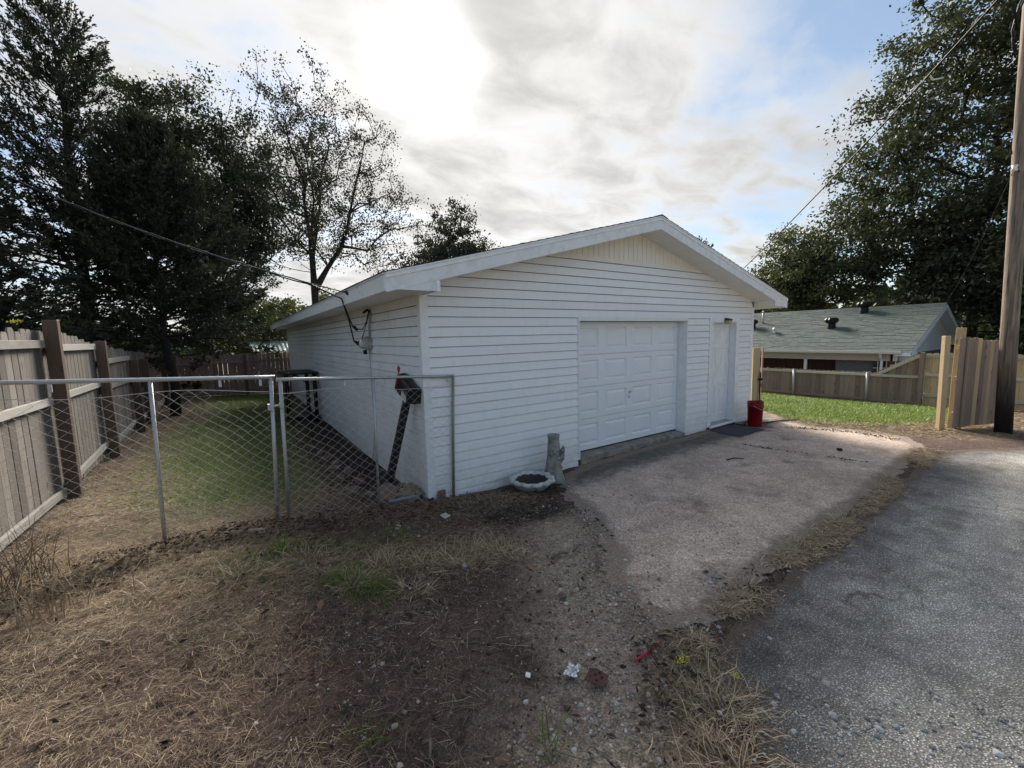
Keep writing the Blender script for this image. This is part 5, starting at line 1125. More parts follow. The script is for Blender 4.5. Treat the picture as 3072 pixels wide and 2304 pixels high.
def build_props():
    # --- bird-bath pedestal shaped like a tree stump with a squirrel
    bx_, by_ = 1.80, -.33; z0 = g1(bx_, by_) - .005
    S = empty('birdbath_pedestal', (bx_, by_, z0)); tag(S, 'grey concrete tree-stump pedestal with a carved squirrel, standing by the garage wall', 'pedestal')
    prof = [(.0, 0), (.172, 0), (.175, .02), (.150, .08), (.118, .17), (.102, .28), (.094, .40), (.088, .52), (.080, .60), (.082, .655), (.088, .66), (.088, .685), (.070, .69), (.068, .672), (0, .672)]
    m = MB(); m.lathe(prof, (bx_, by_, z0), 28, lambda a, z: 1 + .10 * math.sin(a * 3 + z * 6) * max(.2, 1 - z / .6) + .04 * math.sin(a * 7 + z * 15) + .03 * math.sin(a * 11 - z * 20)); m.build('stump', MT['statue_concrete'], S, smooth=True)
    for (a, z, r) in ((3.6, .42, .03), (4.9, .34, .026), (4.7, .47, .022), (5.9, .19, .04)):
        m = MB(); ellipsoid(m, (bx_ + .095 * math.cos(a), by_ + .095 * math.sin(a), z0 + z), (r, r, r * 1.1)); m.build('knot', MT['statue_concrete'], S, smooth=True)
    sq = MB(); cx, cy = bx_ + .085, by_ - .055
    ellipsoid(sq, (cx, cy, z0 + .36), (.036, .036, .07)); ellipsoid(sq, (cx + .012, cy - .012, z0 + .445), (.026, .03, .028)); ellipsoid(sq, (cx + .02, cy + .005, z0 + .475), (.007, .007, .016)); ellipsoid(sq, (cx - .002, cy - .018, z0 + .475), (.007, .007, .016))
    sq.tube([(cx + .03, cy + .02, z0 + .25), (cx + .06, cy + .02, z0 + .30), (cx + .062, cy + .02, z0 + .40), (cx + .075, cy + .02, z0 + .47), (cx + .06, cy + .02, z0 + .50)], [.012, .022, .026, .022, .01], 8); sq.tube([(cx, cy - .03, z0 + .40), (cx - .03, cy - .05, z0 + .42)], .011, 6)
    sq.build('squirrel', MT['statue_concrete'], S, smooth=True)
    # --- scalloped basin on the ground
    c = (1.33, -.42); zc = g1(*c) + .0; Bo = empty('birdbath_bowl', (c[0], c[1], zc)); tag(Bo, 'pale scalloped concrete bird-bath bowl lying on the dirt beside its pedestal', 'bird bath')
    sc = lambda a, z: 1 + (.055 * math.cos(a * 13) + .02 * math.sin(a * 5)) * (1 if z > .07 else .3)
    m = MB(); m.lathe([(.0, 0), (.16, .0), (.215, .03), (.26, .085), (.295, .11), (.315, .135), (.305, .158), (.270, .165), (.238, .150), (.225, .128)], (c[0], c[1], zc), 60, sc); o = m.build('rim', MT['bath_concrete'], Bo, smooth=True)
    m = MB(); m.lathe([(.232, .134), (.20, .07), (.12, .035), (0, .03)], (c[0], c[1], zc), 40, lambda a, z: 1); m.build('basin', MT['bath_inside'], Bo, smooth=True)
    # --- red bucket, mat, hose bits at the walk door
    c = (7.32, -.47); zc = g1(*c) + .008; Bk = empty('bucket', (c[0], c[1], zc)); tag(Bk, 'tall red plastic bucket at the garage corner beside the walk door', 'bucket')
    m = MB(); m.lathe([(0, .0), (.140, .0), (.146, .012), (.163, .36), (.170, .36), (.170, .375), (.164, .378), (.166, .40), (.172, .40), (.172, .412), (.166, .415), (.168, .435), (.174, .436), (.174, .452), (.162, .452), (.158, .43), (.137, .02), (0, .02)], (c[0], c[1], zc), 32); m.v[-1] = (m.v[-1] - np.array([c[0], c[1], zc])) * np.array([.93, .93, 1.18]) + np.array([c[0], c[1], zc]); m.build('body', MT['bucket_red'], Bk, smooth=True)
    m = MB(); m.tube([(c[0] + .175 * math.cos(a), c[1] - .02 + .16 * math.sin(a) * .9 - .02, zc + .47 - .10 * abs(math.sin(a))) for a in np.linspace(math.pi, 2 * math.pi, 14)], .004, 5); m.build('handle', MT['chrome'], Bk, smooth=True)
    m = MB(); P = [(6.18, -.13), (7.20, -.10), (7.06, -.80), (6.06, -.82)]; n = 8; V = []
    for i in range(n + 1):
        for j in range(n + 1):
            u, v = i / n, j / n; p = (np.array(P[0]) * (1 - u) + np.array(P[1]) * u) * (1 - v) + (np.array(P[3]) * (1 - u) + np.array(P[2]) * u) * v; V.append((p[0] + .012 * math.sin(i * 2.3 + j), p[1] + .012 * math.sin(j * 1.7 + i * 1.3), g1(p[0], p[1]) + .016 + .006 * math.sin(i * 1.9) * math.sin(j * 2.1)))
    m.add(V, [(i * (n + 1) + j, i * (n + 1) + j + 1, (i + 1) * (n + 1) + j + 1, (i + 1) * (n + 1) + j) for i in range(n) for j in range(n)]); o = m.build('door_mat', MT['mat_grey'], None, smooth=True); tag(o, 'worn dark grey door mat lying in front of the walk door', 'mat')
    for k, (pts, lab) in enumerate((([(7.55, -.38), (7.75, -.50), (8.0, -.52), (8.25, -.62), (8.55, -.78)], 'black hose end trailing onto the concrete path by the bucket'), ([(7.10, -.18), (7.2, -.35), (7.3, -.25), (7.5, -.18), (7.7, -.28)], 'dark coiled hose lying behind the red bucket'))):
        m = MB(); m.tube([(x, y, g1(x, y) + .024) for x, y in pts], .014, 6); o = m.build('hose', MT['cable_black'], None, smooth=True); tag(o, lab, 'hose')
    # --- wall lamp over the walk door
    Lm = empty('wall_lamp', (6.82, -.03, 2.24)); tag(Lm, 'small boxy outdoor lamp with cloudy glass above the walk door', 'lamp')
    m = MB(); m.box((6.775, -.045, 2.20), (6.87, -.031, 2.30)); m.build('backplate', MT['lamp_brown'], Lm); m = MB(); m.prism([(-.046, 2.30), (-.15, 2.27), (-.15, 2.245), (-.046, 2.245)], 'x', 6.77, 6.88); fixn(m.build('hood', MT['lamp_brown'], Lm)); m = MB(); m.prism([(-.047, 2.244), (-.14, 2.244), (-.11, 2.17), (-.047, 2.17)], 'x', 6.775, 6.875); fixn(m.build('shade', MT['lamp_glass'], Lm))
    # --- mailbox
    f = at(1240, 1186, 1, .10); X0 = min(f[0], -.115); Z0 = f[2]
    Mb = empty('mailbox', (-.35, .5, g1(-.35, .5))); tag(Mb, 'black arched mailbox with red flag on a leaning black post behind the chain link', 'mailbox')
    rot = Matrix.Translation((X0, .1, Z0 - .11)) @ Matrix.Rotation(math.radians(5), 4, 'Y') @ Matrix.Rotation(math.radians(20), 4, 'X')
    w, h, L_ = .10, .13, .47
    arc = [(-w, 0), (w, 0), (w, h)] + [(w * math.cos(t), h + w * math.sin(t) * .95) for t in np.linspace(.2, math.pi - .2, 9)] + [(-w, h)]
    m = MB(); m.prism(arc, 'y', .012, L_); m.xf(rot); fixn(m.build('box', MT['mailbox_black'], Mb, bevel=.004))
    arc2 = [(x * 1.05, z * 1.02 - .002) for x, z in arc]; m = MB(); m.prism(arc2, 'y', -.004, .011); m.xf(rot); dr = fixn(m.build('door', MT['mailbox_black'], Mb, bevel=.003))
    m = MB(); m.box((-.015, -.022, .16), (.015, -.005, .205)); m.xf(rot); m.build('pull', MT['mailbox_black'], dr)
    m = MB(); m.box((-w - .012, L_ - .09, .08), (-w - .004, L_ - .06, .335)); m.box((-w - .013, L_ - .10, .27), (-w - .003, L_ - .02, .336)); m.xf(rot); m.build('flag', MT['flag_red'], Mb)
    m = MB(); m.box((-w - .0035, .02, .006), (-w - .001, .195, .096)); m.xf(rot); pl = m.build('number_plate', MT['label_white'], Mb)
    cu = bpy.data.curves.new('digits', 'FONT'); cu.body = '177'; cu.size = .105; cu.extrude = .0006; cu.align_x = 'CENTER'; cu.align_y = 'CENTER'
    tmp = bpy.data.objects.new('tmp', cu); COL.objects.link(tmp); bpy.context.view_layer.update(); me = bpy.data.meshes.new_from_object(tmp.evaluated_get(bpy.context.evaluated_depsgraph_get())); bpy.data.objects.remove(tmp)
    me.transform(rot @ Matrix.Translation((-w - .0045, .1075, .052)) @ Matrix(((0, 0, -1, 0), (-1, 0, 0, 0), (0, 1, 0, 0), (0, 0, 0, 1)))); me.materials.clear(); me.materials.append(MT['ink_black']); d = bpy.data.objects.new('digits', me); COL.objects.link(d); put(d, pl)
    pt = rot @ Vector((0, .22, -.005)); plank('post', (-.40, .56, g1(-.4, .56) - .08), (pt.x, pt.y, pt.z), .085, .085, (1, 0, 0), MT['post_black'], Mb, .004)
    # --- black steel stand by the side wall
    K = empty('metal_stand', (-.45, 8.2, -.2)); tag(K, 'black steel stand with arched brace against the far side wall', 'stand')
    gz_ = -.22; zt = 1.14
    for x, y, r in ((-.80, 8.0, .022), (-.66, 8.9, .022), (-.30, 7.7, .05), (-.14, 7.5, .05)): m = MB(); m.tube([(x, y, gz_), (x, y, zt)], r, 8); m.build('leg', MT['black_metal'], K, smooth=True)
    m = MB(); m.box((-.86, 7.4, zt), (-.05, 9.0, zt + .045)); m.build('top_plate', MT['black_metal'], K)
    m = MB(); m.tube([(-.78 + .42 * t, 7.95 - .25 * t, zt - .22 + .18 * math.sin(t * math.pi)) for t in np.linspace(0, 1, 10)], .02, 6); m.build('arched_brace', MT['black_metal'], K, smooth=True)
    m = MB(); m.box((-.75, 7.55, gz_), (-.08, 8.8, gz_ + .20)); m.build('base_box', MT['black_metal'], K, bevel=.02)
    # --- edging bricks and stones
    rng = np.random.RandomState(9); spots = [(-.91, 4.57, .2), (-.81, 3.94, .5), (-.76, 3.32, .1), (-.72, 2.86, -.3), (-.66, 2.43, .4), (-.74, 2.05, 1.2), (-.62, 1.75, .2), (-.80, 1.35, .0), (-.60, 1.10, .3)]
    for i, (x, y, a) in enumerate(spots):
        m = MB(); m.box((-.10, -.05, -.032), (.10, .05, .032)); R_ = Matrix.Translation((x, y, g1(x, y) + .055)) @ Matrix.Rotation(1.2 + a, 4, 'Z') @ Matrix.Rotation(rng.uniform(-.35, .35), 4, 'X') @ Matrix.Rotation(rng.uniform(-.2, .2), 4, 'Y')
        m.xf(R_); o = m.build('brick', MT['brick_red'], None, bevel=.006); tag(o, 'tumbled brown edging brick in the mulch beside the side wall', 'brick', 'edging bricks along the side wall')
    for x, y, s, lab in ((-.80, .78, .15, 'flat tan paving stone sunk in the mulch inside the chain link'), (-.62, .52, .14, 'flat tan stone touching the tilted slab, sunk in straw')):
        m = MB(); rock(m, (x, y, g1(x, y) + .015), s, rng, .22); o = m.build('stone', MT['stone_tan'], None, bevel=.006); tag(o, lab, 'stone')
    m = MB(); m.prism([(-.13, 0), (.12, .0), (.14, .17), (.03, .25), (-.10, .20)], 'y', -.035, .035); m.xf(Matrix.Translation((-.50, .16, g1(-.50, .16) - .02)) @ Matrix.Rotation(-.25, 4, 'Z') @ Matrix.Rotation(-.45, 4, 'X')); o = fixn(m.build('stone_slab', MT['sandstone'], None, bevel=.012)); tag(o, 'tilted reddish sandstone slab leaning at the foot of the mailbox post', 'stone')
    m = MB(); c = np.array([-.235, .17, g1(-.235, .17)])
    for i in range(95):
        d = rng.normal(size=3); d /= np.linalg.norm(d); d[2] = abs(d[2]); p = c + d * np.array([.17, .14, .165]) * rng.uniform(.85, 1); a = rng.uniform(0, 6.28); u = rng.normal(size=3); u -= (u @ d) * d; u /= np.linalg.norm(u); v = np.cross(d, u); r = rng.uniform(.016, .032)
        m.tube([p + (u * math.cos(t) + v * math.sin(t)) * r + d * .006 * t for t in np.linspace(a, a + rng.uniform(3, 5.5), 7)], .008, 5)
    ellipsoid(m, c, (.15, .12, .145)); o = m.build('fibre_heap', MT['fibre_tan'], None, smooth=True); tag(o, 'tan heap of curled fibres at the garage corner, behind the chain link', 'heap')
    m = MB(); m.tube([(-.52, -.02, g1(-.52, 0) + .045), (-.15, .01, g1(-.15, 0) + .07)], .018, 10); o = m.build('pipe_offcut', MT['blue_pipe'], None, smooth=True); tag(o, 'short grey-blue pipe lying in front of the fibre heap', 'pipe')
    m = MB(); m.box((.09, -.075, -.02), (.20, -.045, .12)); o = m.build('dark_stone', MT['brick_red'], None, bevel=.03); o.location.z = g1(.15, -.06); tag(o, 'dark rounded stone tucked under the gate end at the wall', 'stone')
    # --- litter that can be picked out
    def flat(name, lab, cat, x, y, pts, mat, th=.004, tilt=(0, 0, 0), lift=.015):
        m = MB(); m.prism(pts, 'z', 0, th); m.xf(Matrix.Translation((x, y, g1(x, y) + lift)) @ Matrix.Rotation(tilt[2], 4, 'Z') @ Matrix.Rotation(tilt[0], 4, 'X') @ Matrix.Rotation(tilt[1], 4, 'Y')); o = fixn(m.build(name, MT[mat], None)); tag(o, lab, cat); return o
    a, b = np.array((-2.22, -.30)), np.array((-1.84, -.44)); o = plank('scrap_board', (a[0], a[1], g1(*a) + .055), (b[0], b[1], g1(*b) + .06), .05, .025, (0, .3, 1), MT['scrap_wood'], None, .004); tag(o, 'short weathered board offcut lying before the chain link gate', 'board')
    m = MB(); rr = np.random.RandomState(4); n = 9; V = []
    for i in range(n):
        for j in range(n): V.append(((i / (n - 1) - .5) * .085 + rr.normal(0, .003), (j / (n - 1) - .5) * .07 + rr.normal(0, .003), rr.uniform(.0, .022) * (1 if 0 < i < n - 1 and 0 < j < n - 1 else .4)))
    x, y = -.57, -3.34; m.add(V, [(i * n + j, i * n + j + 1, (i + 1) * n + j + 1, (i + 1) * n + j) for i in range(n - 1) for j in range(n - 1)]); m.xf(Matrix.Translation((x, y, g1(x, y) + .022)) @ Matrix.Rotation(.5, 4, 'Z')); o = m.build('foil_scrap', MT['foil'], None); tag(o, 'crumpled silver foil scrap on the gravel', 'foil')
    pr = MB(); pp = [(-.045, -.05), (.05, -.045), (.055, .02), (.03, .055), (-.055, .05)]; x, y = -.49, -3.45
    rp = flat('rusty_plate', 'rust-brown perforated metal plate lying by the foil scrap', 'metal plate', x, y, pp, 'rust', .004, (.12, .05, .4), .018)
    for q, (dx, dy) in enumerate(((-.02, -.015), (.015, -.02), (.0, .015), (.03, .01), (-.03, .02))):
        m = MB(); m.tube([(x + dx, y + dy, g1(x, y) + .0225), (x + dx, y + dy, g1(x, y) + .030)], .005, 8); m.build('hole', MT['black_gap'], rp)
    pts = [(-.24, -3.49), (-.15, -3.487), (-.06, -3.484), (.01, -3.48)]; m = MB(); m.tube([(x, y, g1(x, y) + .022 + .004 * i) for i, (x, y) in enumerate(pts)], [.004, .009, .005, .004], 7); o = m.build('plastic_stick', MT['red_plastic'], None, smooth=True); tag(o, 'bright red plastic stick lying on the dirt near the asphalt', 'stick')
    def flower(x, y, z, s, lab, stem):
        F = empty('yellow_flower', (x, y, z)); tag(F, lab, 'flower'); m = MB(); rr = np.random.RandomState(int(abs(x * 100))); n = 90
        P = np.stack([x + rr.normal(0, s, n), y + rr.normal(0, s, n), z + stem + rr.normal(0, s * .35, n)], 1); leaves(m, P, s * .7, .6, rr, rr.uniform(0, 1, n)); m.build('bloom', MT['yellow_petals'], F)
        m = MB()
        for k in range(5): a = k * 1.3; m.tube([(x, y, z), (x + s * .6 * math.cos(a), y + s * .6 * math.sin(a), z + stem)], .003 + stem * .003, 4)
        m.build('stem', MT['leaf_mid'], F)
    flower(-.03, -3.65, g1(-.03, -3.65), .016, 'small yellow flower head growing at the asphalt edge', .04); flower(.10, -3.88, g1(.1, -3.88), .012, 'tiny yellow sprig in the straw on the asphalt edge', .03)
    q = at(45, 972, 0, -4.0); flower(q[0], q[1], q[2] - .35, .028, 'yellow goldenrod bloom rising behind the top of the grey fence', .38)
    # goldenrod foot
    m = MB(); m.tube([(q[0], q[1], .2), (q[0] + .03, q[1], 1.2), (q[0], q[1], q[2] - .34)], .008, 5); o = m.build('weed_stalk', MT['leaf_mid'], None); tag(o, 'green weed stalk behind the grey fence carrying the goldenrod', 'weed')
    flat('paper_scrap', 'pale torn card scrap on the straw in front of the garage corner', 'paper', -.14, -.79, [(-.05, -.045), (.05, -.03), (.045, .05), (-.045, .04)], 'paper_white', .004, (.25, .1, .3), .03)
    flat('paper_scrap', 'small white torn paper bit below the gate posts', 'paper', -.70, -.86, [(-.04, -.02), (.04, -.015), (.03, .025), (-.035, .02)], 'paper_white', .003, (.2, -.2, .8), .025)
    flat('wrapper', 'tiny pale green wrapper caught in the straw tuft', 'wrapper', -.52, -1.98, [(-.02, -.02), (.022, -.016), (.018, .022), (-.018, .02)], 'blue_pipe', .003, (.4, .2, .2), .05)
    flat('bottle_cap', 'bright blue plastic shard at the asphalt edge', 'plastic', .42, -3.60, [(-.02, -.012), (.022, -.01), (.018, .012), (-.018, .012)], 'blue_pipe', .004, (.2, .2, .2), .025)
    flat('white_chip', 'white ceramic chip on the dark soil beside the gravel', 'chip', -.78, -3.22, [(-.018, -.012), (.016, -.014), (.02, .012), (-.012, .014)], 'label_white', .006, (.1, .1, .9), .012)
    for i, (px, py, sz, lab) in enumerate(((2518, 1352, .05, 'black clod lying alone on the pale concrete drive'), (1690, 1795, .04, 'pale loose pebble pair by the drive edge'))):
        p = ground_at(px, py); m = MB(); rock(m, (p[0], p[1], p[2] + .02), sz, np.random.RandomState(i), .6); o = m.build('clod' if i == 0 else 'pebble_stone', MT['black_gap' if i == 0 else 'stone_tan'], None); tag(o, lab, 'clod' if i == 0 else 'pebble')
    # sticks
    sticks = [((1720, 1660), (1745, 1640), 'curved pale stick on the drive edge below the dark wet patch'), ((1655, 1680), (1705, 1665), 'rough bark piece beside the dark wet patch'), ((2180, 1383), (2232, 1380), 'thin dark stick lying on the drive in front of the garage door'), ((1270, 2240), (1290, 2290), 'curved twig on the dark soil near the gravel'), ((1790, 1665), (1790, 1720), 'dark rotten stick along the sunken edge of the drive')]
    for i, (p0, p1, lab) in enumerate(sticks):
        a, b = ground_at(*p0), ground_at(*p1); c = (a + b) / 2 + np.array([.03, .02, .01]); m = MB(); r = .012 if i < 2 else .009; m.tube([a + (0, 0, .02), c + (0, 0, .022), b + (0, 0, .02)], [r, r * 1.1, r * .6], 6); o = m.build('stick', MT['twig' if i != 2 else 'black_gap'], None, smooth=True); tag(o, lab, 'stick')
    # dry weeds
    for k, (px, py, n, hh, lab) in enumerate(((55, 1770, 70, .55, 'tangled dry brown weeds in front of the grey fence foot'), (150, 1840, 46, .36, 'low dry weed tuft beside the tangled weeds'), (1270, 1790, 0, 0, ''))):
        if n == 0: continue
        p = ground_at(px, py); Wd = empty('dry_weed', tuple(p)); tag(Wd, lab, 'weed'); rr = np.random.RandomState(30 + k); m = MB()
        for i in range(n):
            a = rr.uniform(0, 6.28); l = hh * rr.uniform(.5, 1.1); o_ = rr.normal(0, .14, 2); b0 = np.array([p[0] + o_[0], p[1] + o_[1], g1(p[0] + o_[0], p[1] + o_[1])]); le = rr.uniform(.15, .8)
            pts = [b0 + np.array([math.cos(a) * le * l * t ** 1.5, math.sin(a) * le * l * t ** 1.5, l * t * (1 - .35 * le * t)]) for t in np.linspace(0, 1, 6)]; m.tube(pts, np.linspace(.0032, .0012, 6), 4, False)
            for q in range(2):
                j = rr.randint(2, 5); m.tube([pts[j], pts[j] + rr.normal(0, .07, 3) + (0, 0, .05)], [.0018, .0008], 3, False)
        m.build('stems', MT['twig'] if k == 0 else MT['fibre_tan'], Wd)
build_props()

# =================================================================== GROUND COVER (nobody could count it)
def hz(x, y):
    """height of the built ground surface incl. bumps, for scattering"""
    z = gz(x, y); hard = np.maximum(np.maximum(soft(x, y, DRIVE, .3), soft(x, y, ROAD, .3)), soft(x, y, PATHP, .3)); near = np.clip(1 - np.hypot(x + 1, y + 1.5) / 14, 0, 1)
    z = z + ((fbm(x, y, 2.6, 3, 3) - .5) * .085 + (fbm(x, y, 13, 8, 2) - .5) * .038) * (1 - hard) * near + hard * .008
    rd = seg_dist(x, y, [(-3.6,-.75),(-3.0,-.5),(-2.5,-.3),(-1.9,-.3)], False)
    return z + .07 * np.exp(-(rd / .16) ** 2) * (.5 + fbm(x, y, 6, 77))
def sample(box, n, dens, rng):
    x = rng.uniform(box[0], box[1], n); y = rng.uniform(box[2], box[3], n); k = rng.uniform(0, 1, n) < dens(x, y)
    x, y = x[k], y[k]; g_ = (x > -.02) & (x < 8.02) & (y > -.03) & (y < 14.3); return x[~g_], y[~g_]
def blades(m, x, y, ln, wd, elev, rng, tint, heading=None, lift=.004, curl=.5, seg=2):
    """two-segment blades: elev ~ 0 lies flat, ~1.4 stands"""
    n = len(x); z = hz(x, y) + lift * rng.uniform(.3, 2.2, n); a = rng.uniform(0, 2 * math.pi, n) if heading is None else heading + rng.normal(0, .9, n)
    ln = ln * rng.uniform(.45, 1.4, n); wd = wd * rng.uniform(.6, 1.4, n); e0 = elev * rng.uniform(.4, 1.3, n); e1 = e0 - curl * rng.uniform(0, 1, n); a2 = a + rng.normal(0, .35, n)
    p0 = np.stack([x, y, z], 1); d0 = np.stack([np.cos(a) * np.cos(e0), np.sin(a) * np.cos(e0), np.sin(e0)], 1); d1 = np.stack([np.cos(a2) * np.cos(e1), np.sin(a2) * np.cos(e1), np.sin(e1)], 1)
    p1 = p0 + d0 * ln[:, None] * .5; p2 = p1 + d1 * ln[:, None] * .5
    gzv = hz(p2[:, 0], p2[:, 1]) + .003; p2[:, 2] = np.maximum(p2[:, 2], gzv)
    s = np.stack([-np.sin(a), np.cos(a), rng.normal(0, .5, n)], 1); s /= np.linalg.norm(s, axis=1)[:, None]; s *= wd[:, None] * .5
    if seg == 1:
        V = np.stack([p0 - s, p0 + s, p2 + s * .25, p2 - s * .25], 1).reshape(-1, 3); m.add(V, np.arange(n * 4).reshape(-1, 4), tint=np.repeat(np.clip(tint, 0, 1), 4)); return
    V = np.stack([p0 - s, p0 + s, p1 - s * .9, p1 + s * .9, p2 - s * .25, p2 + s * .25], 1).reshape(-1, 3); b = np.arange(n) * 6
    Q = np.concatenate([np.stack([b, b + 1, b + 3, b + 2], 1), np.stack([b + 2, b + 3, b + 5, b + 4], 1)]); m.add(V, Q, tint=np.repeat(np.clip(tint, 0, 1), 6))
def ln_(x, y, pts, w): return np.exp(-(seg_dist(x, y, pts, False) / w) ** 2)

def build_cover():
    rng = np.random.RandomState(101)
    hardm = lambda x, y: np.maximum(soft(x, y, DRIVE, .16), soft(x, y, ROAD, .14))
    def dstraw(x, y):
        zm = zone_masks(x, y); n = fbm(x, y, 2.2, 60); n2 = fbm(x, y, 6, 66)
        d = zm['straw_l'] * .95 * (1 - .75 * zm['lawn_l'])
        left = np.clip((-1.6 - x + (n - .5) * 1.6) / .8, 0, 1) * np.clip((.2 - y) / .4, 0, 1); d = np.maximum(d, left * (.35 + .75 * n2))
        d = np.maximum(d, ln_(x, y, [(-.9, -.3), (.2, -.35), (.9, -.55)], .35) * .9)
        d = np.maximum(d, ln_(x, y, [(-2.0, -1.2), (-1.0, -1.3), (-.1, -1.7)], .35) * 1.0)
        d = np.maximum(d, ln_(x, y, [(.0, -3.78), (-.35, -4.05), (-.6, -4.4)], .24) * 1.2)
        d = np.maximum(d, .05 + .12 * n2)
        return d * (1 - .97 * hardm(x, y))
    # near field straw
    m = MB(); x, y = sample((-4.2, 1.4, -4.7, 1.0), 400000, dstraw, rng); t = rng.normal(.46, .32, len(x)) + (fbm(x, y, 1.5, 3) - .5) * .7
    fl = fbm(x, y, 1.1, 14) * 9.0; blades(m, x, y, .054, .0019, .13, rng, t, fl, .008, .35, seg=1)
    x, y = sample((-4.2, 1.4, -4.7, 1.0), 26000, dstraw, rng); blades(m, x, y, .11, .0021, .2, rng, rng.normal(.6, .25, len(x)), None, .010, .5)
    o = m.build('dry_straw', MT['straw'], None, tint=True); tag(o, 'fine dry straw and dead grass matted over the foreground soil', 'straw', kind='stuff')
    # middle field straw: left yard, road/drive seam, right verge
    m = MB(); 
    x, y = sample((-3.9, -.2, .6, 14.2), 60000, lambda x, y: zone_masks(x, y)['straw_l'] * (1 - .8 * zone_masks(x, y)['lawn_l']), rng); blades(m, x, y, .10, .006, .18, rng, rng.normal(.45, .24, len(x)), None, .008, seg=1)
    seam = [(.25, -3.60), (.6, -3.55), (1.1, -3.52), (1.7, -3.47), (2.2, -3.47), (3.0, -3.46), (4.2, -3.42), (5.8, -3.30), (7.2, -3.2)]
    x, y = sample((.0, 7.8, -4.0, -2.9), 120000, lambda x, y: ln_(x, y, seam, .05 + .11 * fbm(x, y, 1.9, 12)) * np.clip((fbm(x, y, 2.3, 18) - .42) * 5, 0, 1), rng); blades(m, x, y, .08, .0042, .22, rng, rng.normal(.62, .22, len(x)), None, .012)
    x, y = sample((7.8, 16, -4.6, -.4), 70000, lambda x, y: ln_(x, y, [(8.3, -1.0), (8.6, -1.7), (9.0, -2.5), (9.8, -3.1), (12.5, -3.5), (16, -3.9)], .55) * (1 - hardm(x, y)), rng); blades(m, x, y, .09, .010, .22, rng, rng.normal(.48, .2, len(x)), None, .008, seg=1)
    o = m.build('dry_straw', MT['straw'], None, tint=True); tag(o, 'dry straw along the drive seam, verge and fence foot', 'straw', kind='stuff')
    # standing dry clumps
    m = MB(); cl = [(-.46, -1.83, .16, 260), (-.10, -1.78, .15, 240), (-.75, -1.72, .14, 170), (-1.05, -1.55, .15, 150), (-.30, -1.62, .14, 180), (-.05, -1.98, .12, 120), (-1.34, -1.72, .10, 130), (-1.0, -2.05, .11, 100), (-.15, -3.95, .16, 220), (-.40, -4.12, .16, 200), (1.05, -3.42, .07, 60), (1.95, -3.45, .09, 110), (2.9, -3.44, .1, 100), (-2.1, -1.2, .2, 170), (-2.6, -1.1, .2, 170), (-1.6, -1.1, .2, 170)]
    for cx, cy, r, n in cl: 
        x = cx + rng.normal(0, r * .6, n); y = cy + rng.normal(0, r * .6, n); blades(m, x, y, .14, .0032, .70, rng, rng.normal(.74, .2, n), np.arctan2(y - cy, x - cx), .004, .9)
    o = m.build('dry_tufts', MT['straw'], None, tint=True); tag(o, 'bleached standing tufts of dead grass on the foreground soil', 'dry grass', kind='stuff')
    # green grass
    m = MB(); x, y = sample((-3.4, -.2, .3, 14.2), 120000, lambda x, y: zone_masks(x, y)['lawn_l'] ** 1.5 * (.35 + .65 * np.clip((fbm(x, y, 1.6, 23) - .25) * 2.6, 0, 1)), rng); t = .60 + rng.normal(0, .16, len(x)) + (fbm(x, y, .9, 29) - .5) * .4
    blades(m, x, y, .060, .0058, .8, rng, t, None, .0, .5, seg=1); o = m.build('side_lawn', MT['grass_green'], None, tint=True); tag(o, 'patchy green grass strip between the wood fence and the garage', 'grass', kind='stuff')
    m = MB(); x, y = sample((8.4, 15.8, -2.9, 7.2), 145000, lambda x, y: zone_masks(x, y)['lawn_r'] ** 1.3, rng); t = .62 + rng.normal(0, .16, len(x)) + (fbm(x, y, 1.2, 29) - .5) * .5
    blades(m, x, y, .075, .014, .85, rng, t, None, .0, .5, seg=1); o = m.build('lawn', MT['grass_green'], None, tint=True); tag(o, 'bright green lawn beyond the driveway in front of the low fence', 'grass', kind='stuff')
    m = MB()
    x, y = sample((-2.6, -.2, -2.3, -.6), 24000, lambda x, y: (ln_(x, y, [(-2.1, -.95), (-1.5, -1.05), (-.85, -1.15)], .30) + ln_(x, y, [(-1.45, -1.55), (-1.2, -2.0)], .14)) * np.clip((fbm(x, y, 4, 71) - .3) * 3, 0, 1), rng); blades(m, x, y, .055, .003, .8, rng, rng.normal(.55, .25, len(x)), None, 0, .6)
    for cx, cy, r, n in ((-1.36, -1.62, .07, 110), (-1.20, -1.93, .07, 90), (-1.75, -.85, .07, 70), (-.95, -3.6, .05, 30), (-1.62, -3.1, .05, 26)):
        x = cx + rng.normal(0, r * .5, n); y = cy + rng.normal(0, r * .5, n); blades(m, x, y, .15, .0042, 1.0, rng, rng.normal(.45, .2, n), np.arctan2(y - cy, x - cx), 0, .7)
    o = m.build('green_tufts', MT['grass_green'], None, tint=True); tag(o, 'olive green grass tufts among the dead foreground grass', 'grass', kind='stuff')
    # crumbs of soil
    m = MB(); x, y = sample((-3.2, 1.2, -4.4, -.2), 11000, lambda x, y: (.25 + .75 * np.clip((fbm(x, y, 2.4, 44) - .3) * 2.5, 0, 1)) * (1 - hardm(x, y)) * np.clip((x + 2.9) / 1.6, .15, 1) * (1 - .9 * ln_(x, y, [(.75,-1.7),(.3,-2.4),(.05,-2.9),(-.35,-3.3),(-.7,-3.7)], .4)), rng); z = hz(x, y)
    for i in range(len(x)): rock(m, (x[i], y[i], z[i] + .001), min(.02, .0062 * rng.lognormal(0, .5)), rng, .75, tint=rng.beta(2, 3))
    o = m.build('soil_crumbs', MT['crumb'], None, tint=True); tag(o, 'dark crumbs of soil and bark over the bare earth', 'soil', kind='stuff')
    # leaf and bark litter
    m = MB()
